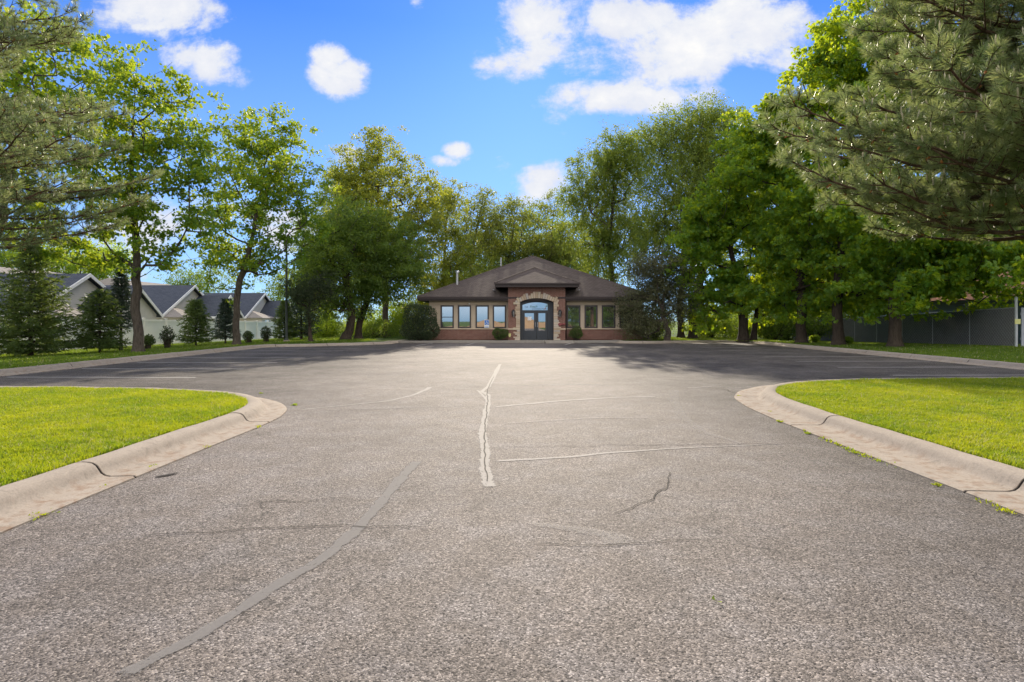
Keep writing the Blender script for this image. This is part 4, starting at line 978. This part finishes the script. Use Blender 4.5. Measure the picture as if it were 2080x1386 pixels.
def make_pine(name, label, base, r0, H, z0, zt, R, seed, nb, leaf, nl=.15, needles=64, wmul=1.0, aim=None, Rtop=.5, prof=None):
    """long-needled pine: whorled limbs, upturned branchlets, a brush of needles on every shoot"""
    rs = np.random.RandomState(seed); org = np.array(base, float); root = thing(name, label, 'pine tree', tuple(org), 'pines at the edges of the near lawns')
    A = []; B = []; ra = []; rb = []; sp = []; sdv = []
    for i in range(nb):
        f = (i+rs.rand())/nb; z = z0+(zt-z0)*f; a = (i*2.39996+rs.normal(0, .25)) if aim is None or rs.rand() > .62 else aim+rs.normal(0, .62)
        L = (R*(1-(1-Rtop)*f)*(.72+.28*min(1, f*5)) if prof is None else R*np.interp(z, prof[0], prof[1]))*rs.uniform(.68, 1.07); dh = np.array([math.cos(a), math.sin(a), 0]); sd_ = np.array([-dh[1], dh[0], 0]); m = int(L/.3); pv = np.array([0,0,z])
        sag = rs.uniform(-.12, .02); cur = rs.uniform(-.12, .12)
        for q in range(m):
            s = (q+1)/m; nx_ = np.array([0,0,z])+dh*L*s+sd_*cur*L*s*s+np.array([0,0,L*(sag*math.sin(s*2.6)+.14*s**3)])+rs.normal(0,.02,3); r1 = .040*(1-s)**.8+.009; A.append(pv); B.append(nx_); ra.append(r1+.006); rb.append(r1)
            if s > .22:
                for sg_ in (-1, 1):
                    if rs.rand() < .15: continue
                    l2 = (.28+.95*(1-s)**.8)*rs.uniform(.6, 1.15)*min(1, L/3.5); dv = unit(dh*.75+sd_*sg_*rs.uniform(.5,1.0)+np.array([0,0,rs.uniform(-.15,.25)])); m2 = max(2, int(l2/.17)); p2 = nx_
                    for e in range(m2):
                        s2 = (e+1)/m2; n2 = nx_+dv*l2*s2+np.array([0,0,.25*l2*s2*s2]); A.append(p2); B.append(n2); ra.append(.012*(1-s2)+.007); rb.append(.012*(1-s2)+.005); p2 = n2
                        if s2 > .3 and rs.rand() < .8:
                            sp.append(n2); sdv.append(unit(dv*.7+rs.normal(0,.55,3)+np.array([0,0,.45])))
                    sp.append(p2); sdv.append(unit(dv*.7+np.array([0,0,.55])+rs.normal(0,.18,3)))
            pv = nx_
        sp.append(pv); sdv.append(unit(dh+np.array([0,0,.5])))
    sp = np.array(sp); sdv = np.array(sdv); ns = len(sp); sl = rs.uniform(.14, .24, ns)
    A += list(sp); B += list(sp+sdv*sl[:, None]); ra += [.008]*ns; rb += [.005]*ns
    tz = np.linspace(-.1, H, 10); tr_ = np.linspace(r0, r0*.25, 10); tr_[0] *= 1.3; tk = np.stack([np.cumsum(rs.normal(0,.02,10)), np.cumsum(rs.normal(0,.02,10)), tz], 1)
    V, Fs = merge([seg_tubes(tk[:-1], tk[1:], tr_[:-1], tr_[1:], 12), seg_tubes(np.array(A), np.array(B), np.array(ra), np.array(rb), 5)]); build('trunk', V, Fs, M['bark_pine'], root, True)
    i = np.repeat(np.arange(ns), needles); t_ = rs.rand(len(i)); pos = sp[i]+sdv[i]*(sl[i]*t_)[:, None]
    rd_ = rs.normal(0, 1, (len(i), 3)); rd_ = unit(rd_-sdv[i]*np.sum(rd_*sdv[i], 1, keepdims=True)); ang = R_(72)-R_(42)*t_+rs.normal(0, .12, len(i))
    dv = unit(sdv[i]*np.cos(ang)[:, None]+rd_*np.sin(ang)[:, None]+np.array([0,0,-.10])); nz_ = unit(np.cross(dv, rs.normal(0,1,(len(i),3)))); Yv = np.cross(nz_, dv)
    tm = (np.array([(0,.018*wmul,0),(.6,.016*wmul,.02),(1,0,-.03),(.6,-.016*wmul,.02),(0,-.018*wmul,0)]), [np.array([(0,4,3,1)]), np.array([(1,3,2)])])
    V, Fs = scatter(pos, dv, Yv, nz_, nl*rs.uniform(.75, 1.15, len(i)), tm); build('crown', V, Fs, leaf, root)
    up_ = np.where(sdv[:, 2] > .35)[0]; up_ = up_[rs.rand(len(up_)) < .6]; c0 = sp[up_]+sdv[up_]*sl[up_][:, None]; cd = unit(sdv[up_]*.35+np.array([0,0,1])); l_ = rs.uniform(.06,.16,len(up_))[:, None]
    V, Fs = merge([seg_tubes(c0, c0+cd*l_*.7, np.full(len(up_),.010), np.full(len(up_),.012), 5), seg_tubes(c0+cd*l_*.7, c0+cd*l_, np.full(len(up_),.012), np.full(len(up_),.003), 5)]); o = build('new_shoots', V, Fs, M['candle'], root); o['kind'] = 'stuff'
    cn = rs.choice(ns, int(ns*.16), replace=False); c0 = sp[cn]; cd = unit(rs.normal(0,1,(len(cn),3))); 
    V, Fs = merge([seg_tubes(c0, c0+cd*.025, np.full(len(cn),.012), np.full(len(cn),.020), 6), seg_tubes(c0+cd*.025, c0+cd*.06, np.full(len(cn),.020), np.full(len(cn),.005), 6)]); o = build('cones', V, Fs, M['cone'], root); o['kind'] = 'stuff'
    return root

# ------------------------------------------------------------------ trees
GL = 'broad trees round the parking lot'
def tr(label, base, Y, blobs, leaf, bark='bark', name='maple_tree', cat='tree', **kw):
    return make_tree(name, label, cat, base, Y, blobs, M[leaf], M[bark], group=kw.pop('group', GL), **kw)
# left lawn maples
tr('tall airy maple on the left lawn, nearest thick grey trunk beside the kerb', (281,713), 26,
   [(290,450,120,80),(335,270,95,110),(200,340,90,130),(130,440,80,70),(280,160,70,75),(385,350,70,85),(350,160,50,60),(205,180,60,80),(210,510,75,40),(370,500,60,50),(425,420,40,60),(300,300,120,150),(150,495,60,36),(430,490,40,40),(300,540,70,26)],
   'maple', r0=.185, size=.165, lai=2.4, tmpl='maple', seed=11, per=34, spread=.36, upd=.5)
tr('airy maple on the left lawn with a low limb forking to the right', (481,700), 33,
   [(500,420,110,130),(480,300,80,80),(560,275,65,55),(590,380,65,85),(425,470,60,70),(560,520,80,50),(605,470,55,60),(440,550,50,40),(500,560,60,35),(520,350,110,110),(640,400,40,60),(410,520,50,40)],
   'maple', r0=.17, size=.165, lai=2.4, tmpl='maple', seed=12, per=34, spread=.38, upd=.5)
tr('leafy maple at the left edge, half hidden behind the pine boughs', (-40,720), 23,
   [(60,250,110,150),(120,120,80,90),(20,400,100,90),(150,300,70,110),(60,60,90,80),(-60,200,120,200)], 'maple', r0=.26, size=.19, lai=2.4, tmpl='maple', seed=13, per=22, upd=.5)
# mid left group
tr('dark green bushy tree with a leaning trunk beside the olive shrub', (702,693), 40, [(700,540,75,60),(650,520,50,75),(690,610,70,35),(640,590,45,45),(720,480,60,60)], 'elm', 'bark_dark', name='elm_tree', r0=.27, size=.17, lai=6.5, seed=14, lean=(.5,0), per=36, spread=.42)
tr('darkest dense tree at mid left, rounded crown over two trunks', (728,693), 41.5, [(770,490,80,60),(790,560,65,60),(730,450,60,45),(820,520,45,55),(740,570,60,50)], 'elm', 'bark_dark', name='elm_tree', r0=.22, size=.17, lai=6.3, seed=15, per=36, spread=.42)
tr('tall olive green ash with a pointed open top at mid left', (785,690), 47, [(770,325,55,62),(720,330,45,40),(760,420,90,85),(835,395,60,80),(705,400,48,70),(865,460,50,70),(800,510,85,60),(770,290,28,30)], 'ash', 'bark', name='ash_tree', r0=.24, size=.20, lai=4.6, seed=16, per=36, spread=.42)
tr('yellow green drooping willow at the left roof end', (900,690), 54, [(895,440,45,75),(930,520,45,70),(880,570,60,60),(860,640,60,40),(915,390,30,40)], 'ash', 'bark', name='willow_tree', r0=.2, size=.19, lai=5.5, seed=17, droop=.9, per=36, spread=.42)
tr('slim tree with pale crooked stem standing between the willow and roof', (985,640), 62, [(965,420,36,36),(985,480,40,60),(950,480,30,50),(975,560,40,40),(985,400,18,18)], 'oak', 'bark', name='oak_tree', r0=.22, size=.22, lai=4.4, seed=18, zbase=.1, spread=.55, lean=(-1,0))
tr('brownish olive oak rising straight behind the roof peak', (1045,640), 65, [(1035,440,48,38),(1045,510,60,55),(1010,490,40,50),(1055,412,20,16)], 'oak', 'bark', name='oak_tree', r0=.22, size=.23, lai=4.6, seed=19, zbase=.1, spread=.55)
tr('brownish olive oak behind the roof, just right of its peak', (1110,640), 64, [(1105,440,42,34),(1115,500,55,60),(1150,520,45,70),(1085,540,45,45),(1128,415,22,20)], 'oak', 'bark', name='oak_tree', r0=.22, size=.23, lai=4.6, seed=20, zbase=.1, spread=.55)
tr('shadowy green tree low behind the left roof slope', (960,640), 72, [(950,580,60,50),(1010,570,50,40),(1060,560,50,40)], 'elm', name='elm_tree', r0=.2, size=.25, lai=4.4, seed=21, zbase=.1, spread=.6)
tr('pale green tree filling the gap between the lawn maple and the ash', (665,690), 56, [(655,470,55,80),(700,430,50,70),(640,540,50,60),(690,380,36,40),(720,520,50,70)], 'birch', 'bark', name='birch_tree', r0=.2, size=.2, lai=4.2, seed=117, per=36, spread=.45)
tr('broad shadowy tree closing the view low behind the roof peak', (1080,640), 74, [(1020,520,60,70),(1085,500,60,80),(1150,520,60,80),(950,540,50,60),(1200,540,50,70)], 'elm', 'bark_dark', name='elm_tree', r0=.24, size=.26, lai=3.6, seed=118, zbase=.1, per=36, spread=.55)
# right side
tr('big olive birch with hanging twigs above the right roof end', (1250,690), 50, [(1225,350,72,62),(1195,440,66,85),(1285,320,66,62),(1270,450,80,90),(1225,540,66,60),(1175,400,40,50),(1250,300,40,40)], 'birch', 'bark', name='birch_tree', r0=.24, size=.17, lai=5.4, seed=22, droop=.8, per=36, spread=.42)
tr('tallest olive birch right of the building, wispy rounded top', (1383,690), 44, [(1425,245,58,48),(1350,285,62,62),(1440,330,62,75),(1380,400,85,85),(1335,480,62,60),(1468,250,35,48),(1395,300,60,70)], 'birch', 'bark_dark', name='birch_tree', r0=.22, size=.16, lai=5.4, seed=23, droop=.7, spread=.48)
tr('olive birch with a thick trunk behind the plum tree', (1407,690), 42.5, [(1450,420,60,80),(1420,500,55,60),(1480,330,50,70)], 'birch', 'bark_dark', name='birch_tree', r0=.26, size=.16, lai=5.4, seed=24, droop=.6, spread=.48)
tr('grey brown leaved plum tree covering the right end of the building', (1355,690), 38.2, [(1320,570,52,42),(1290,625,40,50),(1362,590,45,55),(1330,535,48,25),(1305,665,36,28),(1385,620,30,40)], 'plum', 'bark', name='plum_tree', r0=.16, size=.12, lai=5.6, seed=25, spread=.35)
tr('dense green maple with a forked trunk on the far right lawn', (1510,692), 38, [(1470,440,75,90),(1430,520,58,70),(1500,340,58,70),(1540,450,66,90),(1480,580,72,48),(1400,545,36,45),(1565,560,55,60),(1450,610,60,34),(1560,620,60,30),(1500,590,70,40),(1430,640,40,26),(1420,470,50,60)], 'maple_dense', 'bark_dark', r0=.28, size=.22, lai=7.5, tmpl='maple', seed=26, per=40, spread=.38, upd=.25, extra_trunks=((.75,.2,.5,3.4,.2),))
tr('dense maple on the right lawn with drooping front boughs over the kerb', (1628,695), 34, [(1620,300,85,80),(1560,330,66,70),(1640,420,105,90),(1580,480,76,80),(1660,545,76,60),(1690,200,70,75),(1555,600,50,28),(1600,230,40,50),(1560,250,55,60),(1530,310,50,60),(1640,605,80,36),(1700,600,60,40),(1580,620,60,30),(1660,500,110,80),(1590,250,45,60)], 'maple_dense', 'bark_dark', r0=.25, size=.22, lai=7.5, tmpl='maple', seed=27, per=40, spread=.38, upd=.2)
tr('sunlit yellow green maple, third trunk back along the right kerb', (1703,699), 31, [(1745,130,85,110),(1685,190,60,80),(1760,300,110,110),(1700,400,95,90),(1740,530,90,60),(1700,80,50,60),(1650,300,55,60),(1660,160,55,70),(1700,600,80,40),(1770,590,80,44),(1720,470,110,90)], 'maple_dense', 'bark_dark', r0=.25, size=.22, lai=7.2, tmpl='maple', seed=28, per=40, spread=.38, upd=.2)
tr('large maple with the thickest trunk nearest on the right lawn', (1818,705), 27.8, [(1880,60,150,130),(1900,260,170,140),(1850,430,150,80),(1860,540,130,46),(1980,510,110,60),(2060,350,120,140),(1790,120,70,110),(1740,60,55,80),(1900,590,140,46),(2010,575,80,56),(1830,580,90,50),(1940,500,150,80)], 'maple_dense', 'bark_dark', r0=.25, size=.22, lai=7.5, tmpl='maple', seed=29, per=40, spread=.38, upd=.2)
tr('dark maple at the right edge behind the pine', (2230,715), 24, [(2150,300,170,230),(2120,520,150,70),(2250,420,150,160)], 'maple_dense', 'bark_dark', r0=.32, size=.23, lai=7.0, tmpl='maple', seed=30, per=36, spread=.42, upd=.2)
tr('tall dense green maple filling the gap behind the birches on the right', (1560,690), 56, [(1540,330,70,70),(1540,265,50,50),(1500,270,40,50),(1500,420,70,80),(1570,440,70,90),(1590,300,60,60),(1520,540,80,70)], 'elm', 'bark_dark', name='elm_tree', r0=.26, size=.24, lai=5.5, seed=131, per=36, spread=.45)
# dark trees behind the slatted fence
GB = 'dark trees behind the slatted fence'
tr('dark bushy tree behind the far end of the slatted fence', (1700,680), 56, [(1690,560,90,80),(1620,540,70,90),(1760,540,90,90),(1700,640,110,45),(1620,640,70,40),(1790,620,70,30)], 'elm', 'bark_dark', name='elm_tree', r0=.25, size=.26, lai=7.0, seed=31, group=GB, spread=.6)
tr('dark bushy tree behind the middle of the slatted fence', (1880,670), 44, [(1880,540,110,80),(1800,500,90,80),(1960,540,100,70),(1880,610,150,40),(1980,600,60,40),(1800,600,70,40)], 'elm', 'bark_dark', name='elm_tree', r0=.25, size=.24, lai=7.5, seed=32, group=GB, spread=.55)
tr('dark bushy tree beside the orange roofed house', (1990,660), 41, [(1985,500,110,70),(2060,470,110,80),(1960,590,75,40),(2120,510,80,50),(2010,560,40,40)], 'elm', 'bark_dark', name='elm_tree', r0=.25, size=.24, lai=7.0, seed=33, group=GB, spread=.55)
for (nm, x_, y_, lab) in (('elm_tree', 13.5, -23, 'dark bushy tree across the street, mirrored in the right hand windows'), ('elm_tree', 21.5, -25, 'second dark bushy tree across the street, mirrored in the end window')):
    c = copy_tree([o for o in bpy.data.objects if o.get('label') == 'dark bushy tree behind the middle of the slatted fence'][0]); c.location = (x_, y_, -.9); c['label'] = lab; c['group'] = 'trees across the street'
# far trees beyond the houses
GH = 'green trees beyond the townhouses'
tr('bright green tree beyond the townhouse roofs at far left', (170,620), 82, [(170,520,70,40),(120,540,60,40),(225,540,50,40)], 'bush', name='maple_tree', r0=.25, size=.30, lai=4.5, seed=34, zbase=-.7, group=GH, spread=.7)
tr('mid green tree over the rear roof at the left edge', (40,620), 76, [(40,500,80,50),(-30,520,70,60)], 'maple', name='maple_tree', r0=.25, size=.30, lai=4.5, seed=35, zbase=-.7, group=GH, spread=.7)
tr('hazy far tree showing between the two lawn maples', (420,625), 98, [(415,575,55,32),(370,580,40,28)], 'elm', name='elm_tree', r0=.25, size=.32, lai=3.5, seed=36, zbase=-.7, group=GH, spread=.8)
tr('far bushy tree at the end of the white fence', (560,650), 78, [(560,600,40,40),(610,590,45,50),(650,620,40,40)], 'elm', name='elm_tree', r0=.25, size=.28, lai=4.5, seed=37, zbase=-.7, group=GH, spread=.7)
tr('small grey green tree with a crooked stem at the lot corner', (632,698), 36, [(625,610,32,34),(650,585,30,30),(600,590,28,26),(640,640,22,20)], 'yew', 'bark_dark', name='crab_apple_tree', r0=.10, size=.10, lai=4.5, seed=38, spread=.25, lean=(-.1,0))
# spruces and young conifers on the left lawn
make_spruce('spruce_tree', 'largest dark spruce at the left edge of the lawn', (62,718), 25, 490, 105, M['spruce'], 41, 'spruces along the white fence', dens=1.2)
make_spruce('spruce_tree', 'broad bushy young spruce left of the thick maple trunk', (203,710), 27, 592, 58, M['spruce'], 42, 'spruces along the white fence', .10, power=.6)
make_spruce('spruce_tree', 'slender sparse spruce with a bare stem in front of the fence', (246,708), 28.5, 540, 36, M['blue_spruce'], 43, 'spruces along the white fence', .28, .7)
make_spruce('spruce_tree', 'small rounded young conifer between the two lawn maples', (398,700), 33, 610, 36, M['spruce'], 44, 'spruces along the white fence', .12, power=.55)
make_spruce('spruce_tree', 'small blue grey spruce just left of the second maple trunk', (458,696), 36, 608, 28, M['blue_spruce'], 45, 'spruces along the white fence', .16, .8)
make_spruce('spruce_tree', 'dark spruce behind the green light pole', (578,694), 40, 612, 32, M['spruce'], 46, 'spruces along the white fence', .1)
make_spruce('spruce_tree', 'pale blue grey spruce right of the light pole', (612,694), 42, 560, 36, M['blue_spruce'], 47, 'spruces along the white fence', .08, .8)
# pines in the near lawns
make_pine('pine_tree', 'big long needled pine leaning in from the right edge, pale upright shoots', (9.9, 9.6, .13), .24, 11.5, 2.75, 10.0, 5.0, 51, 104, M['pine'], .15, 90, 1.25, aim=math.pi*1.02, prof=((2.7,3.1,4.7,5.15,8,10),(.82,.95,.95,.70,.62,.5)))
make_pine('pine_tree', 'long needled pine reaching in from the left edge over the lawn', (-16.6, 15.8, .12), .24, 14.5, 3.3, 13.6, 6.4, 52, 68, M['pine'], .15, 46, 1.6, aim=-.05)
# shrubs
GS = 'shrubs and undergrowth'
make_bush('yew_shrub', 'large rounded olive grey shrub at the left corner of the building', 'shrub', (853,692), 38.8, [(853,655,37,38),(845,672,32,22),(868,668,26,26),(850,635,26,20)], M['yew'], .085, 15000, 61, GS)
make_bush('box_shrub', 'clipped green bush left of the entrance arch', 'shrub', (1015,690), 38.95, [(1015,678,16,12.5)], M['box'], .06, 3800, 62, 'clipped bushes by the entrance', zbase=.15)
make_bush('box_shrub', 'clipped green bush right of the entrance arch', 'shrub', (1171,689), 38.95, [(1171,677,14,12.5)], M['box'], .06, 3600, 63, 'clipped bushes by the entrance', zbase=.15)
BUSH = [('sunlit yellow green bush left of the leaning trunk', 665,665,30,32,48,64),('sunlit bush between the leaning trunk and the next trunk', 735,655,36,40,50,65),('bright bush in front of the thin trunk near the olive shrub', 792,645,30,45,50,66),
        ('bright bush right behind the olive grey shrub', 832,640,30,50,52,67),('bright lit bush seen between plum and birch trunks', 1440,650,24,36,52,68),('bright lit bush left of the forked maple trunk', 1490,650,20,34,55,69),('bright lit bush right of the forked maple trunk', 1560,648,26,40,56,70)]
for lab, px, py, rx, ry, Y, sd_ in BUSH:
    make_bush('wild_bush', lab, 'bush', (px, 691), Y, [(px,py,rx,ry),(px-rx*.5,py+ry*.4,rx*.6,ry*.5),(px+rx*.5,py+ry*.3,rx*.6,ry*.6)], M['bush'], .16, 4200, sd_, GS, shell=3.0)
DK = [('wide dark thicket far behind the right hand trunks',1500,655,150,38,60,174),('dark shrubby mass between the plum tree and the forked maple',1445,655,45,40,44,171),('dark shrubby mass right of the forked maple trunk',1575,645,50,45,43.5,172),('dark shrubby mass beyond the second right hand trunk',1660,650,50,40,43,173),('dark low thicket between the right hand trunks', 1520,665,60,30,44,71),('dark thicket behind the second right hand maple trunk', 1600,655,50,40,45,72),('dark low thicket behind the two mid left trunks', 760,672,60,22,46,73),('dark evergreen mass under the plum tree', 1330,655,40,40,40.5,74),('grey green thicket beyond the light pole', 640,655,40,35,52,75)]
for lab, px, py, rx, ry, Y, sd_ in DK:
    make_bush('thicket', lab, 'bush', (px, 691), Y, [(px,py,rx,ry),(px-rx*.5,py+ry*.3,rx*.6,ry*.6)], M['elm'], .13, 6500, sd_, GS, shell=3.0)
SM = [('small arborvitae before the fence, left of the young conifer', 340,702,14,30.5,19,M['yew']),('low sprig of a shrub just right of the thick maple trunk', 300,703,11,30,11,M['box']),('low shrub before the fence right of the second maple trunk', 505,693,9,36.5,10,M['box']),('second low shrub before the fence right of the second maple trunk', 540,691,11,38,14,M['yew']),('lit weed clump at the base of the right hand kerb trees', 1655,695,9,35.5,7,M['bush']),('lit weed clump behind the third right hand trunk', 1722,699,9,32,7,M['bush'])]
for i, (lab, px, py, rx, Y, ry, mt) in enumerate(SM):
    make_bush('low_shrub', lab, 'shrub', (px, py), Y, [(px,py-ry,rx,ry)], mt, .08, 1100, 80+i, GS, shell=3)

# ------------------------------------------------------------------ grass
def inside(path, X, Y):
    c = np.zeros(len(X), bool); x0, y0 = path[-1]
    for x1, y1 in path:
        hit = ((y1 > Y) != (y0 > Y)) & (X < (x0-x1)*(Y-y1)/(y0-y1+1e-12)+x1); c ^= hit; x0, y0 = x1, y1
    return c
def grass(name, poly, n, h, seed, mat, w_=.0032, z_off=-.012, dens_near=True):
    rs = np.random.RandomState(seed); poly = np.array(poly); lo, hi = poly.min(0), poly.max(0); P_ = []
    tot = 0
    while tot < n:
        q = lo+rs.rand(n*2, 2)*(hi-lo); q = q[inside(poly, q[:, 0], q[:, 1])]
        q = q[(np.abs(q[:, 0]) < .95*q[:, 1]+4.5)]
        if dens_near: q = q[rs.rand(len(q)) < np.clip(7.5/np.maximum(q[:, 1], 3), .25, 1)**1.3]
        P_.append(q); tot += len(q)
    q = np.concatenate(P_)[:n]; n = len(q)
    cl = np.sin(q[:,0]*3.1+np.sin(q[:,1]*2.3)*1.5)*np.sin(q[:,1]*3.7+np.sin(q[:,0]*1.9)*1.4)
    cl2 = np.sin(q[:,0]*13+2*np.sin(q[:,1]*7))*np.sin(q[:,1]*15+2*np.sin(q[:,0]*6)); hh = h*rs.uniform(.5, 1.3, n)*(1+.25*cl+.25*cl2); a = rs.uniform(0, 6.283, n); lean = rs.normal(0, .38, (n, 2))+np.array([.05, -.05])
    z = zg(q[:, 0], q[:, 1])+z_off; b0 = np.c_[q, z]; sdv = np.c_[np.cos(a), np.sin(a), np.zeros(n)]*(w_*rs.uniform(.7, 1.4, n))[:, None]
    mid = b0+np.c_[lean*.35*hh[:, None], hh*.6]; tip = b0+np.c_[lean*1.05*hh[:, None], hh*.95]
    V = np.stack([b0-sdv, b0+sdv, mid+sdv*.8, mid-sdv*.8, tip], 1).reshape(-1, 3); k = (np.arange(n)*5)[:, None]
    o = build(name, V, [np.array([[0,1,2,3]])+k, np.array([[3,2,4]])+k], mat); return tag(o, 'short bright mown grass on the lawns', 'grass', kind='stuff')
lw_ = [tuple(p) for p in lp if -1 < p[1] < 11.9 and p[0] > -12.3]+[(-13, 11.45), (-13, -1)]
rw_ = [tuple(p) for p in rp if -1 < p[1] < 13.75 and p[0] < 14.1]+[(15, 13.55), (15, -1)]
grass('grass', lw_, 430000, .045, 1, M['grass'])
grass('grass', rw_, 470000, .045, 2, M['grass'])
pl_ = [tuple(p) for p in lp if p[1] > 15 and p[0] < -13.9]; grass('grass', pl_+[(-13.9,31.8),(-9.8,34.6),(-9.4,40),(-26,62),(-26,15)], 120000, .075, 3, M['grass_far'], .010, dens_near=False)
pr_ = [tuple(p) for p in rp if 16 < p[1] < 36 and p[0] > 15.5]; grass('grass', [(26,16),(26,50),(8,44),(8,39.3),(9.4,37.6),(11.5,38.3),(14.3,38.9)]+sorted(pr_, key=lambda p: -p[1]), 90000, .075, 4, M['grass_far'], .010, dens_near=False)
# weeds along the gutter edge
def weeds():
    rs = np.random.RandomState(8); parts = []
    for (path, nr, lst) in ((rp, rn, [(1562,838),(1585,858),(1632,877),(1640,882),(1672,893),(1690,898),(1702,905),(1720,914),(1738,921),(1760,928),(1783,938),(1818,948),(1905,988),(2003,1024),(2040,1040),(1500,806)]), (lp, ln, [(312,950),(216,990),(78,1050),(420,910),(524,869),(530,800),(598,824)])):
        for px, py in lst:
            c = G(px, py); n = rs.randint(8, 40); s_ = rs.uniform(.012, .04)
            pos = np.c_[c[0]+rs.normal(0, s_, n), c[1]+rs.normal(0, s_*1.6, n), np.full(n, .004)]; dv = unit(rs.normal(0,.55,(n,3))+np.array([0,0,.9])); nz_ = unit(np.cross(dv, rs.normal(0,1,(n,3))))
            parts.append(scatter(pos, dv, np.cross(nz_, dv), nz_, rs.uniform(.014,.042,n), tmpl_leaf()))
    V, Fs = merge(parts); tag(build('weeds', V, Fs, M['grass']), 'tiny grass weeds sprouting from the gutter edge', 'weeds', kind='stuff')
weeds()
# fallen leaf and loose bits
c = G(1452, 1222); b = MB(); b.add([(c[0]-.012,c[1]+.02,.006),(c[0]+.004,c[1]+.03,.02),(c[0]+.002,c[1]-.005,.008),(c[0]+.018,c[1]-.03,.012),(c[0]+.022,c[1]-.022,.01)], [(0,2,1),(2,3,4)])
b.add([(c[0]+.01,c[1]-.01,.006),(c[0]+.02,c[1]-.045,.022),(c[0]+.027,c[1]-.03,.01)], [(0,1,2)])
tag(b.build('fallen_leaf', M['bush']), 'small pale green leaf lying on the asphalt', 'leaf')
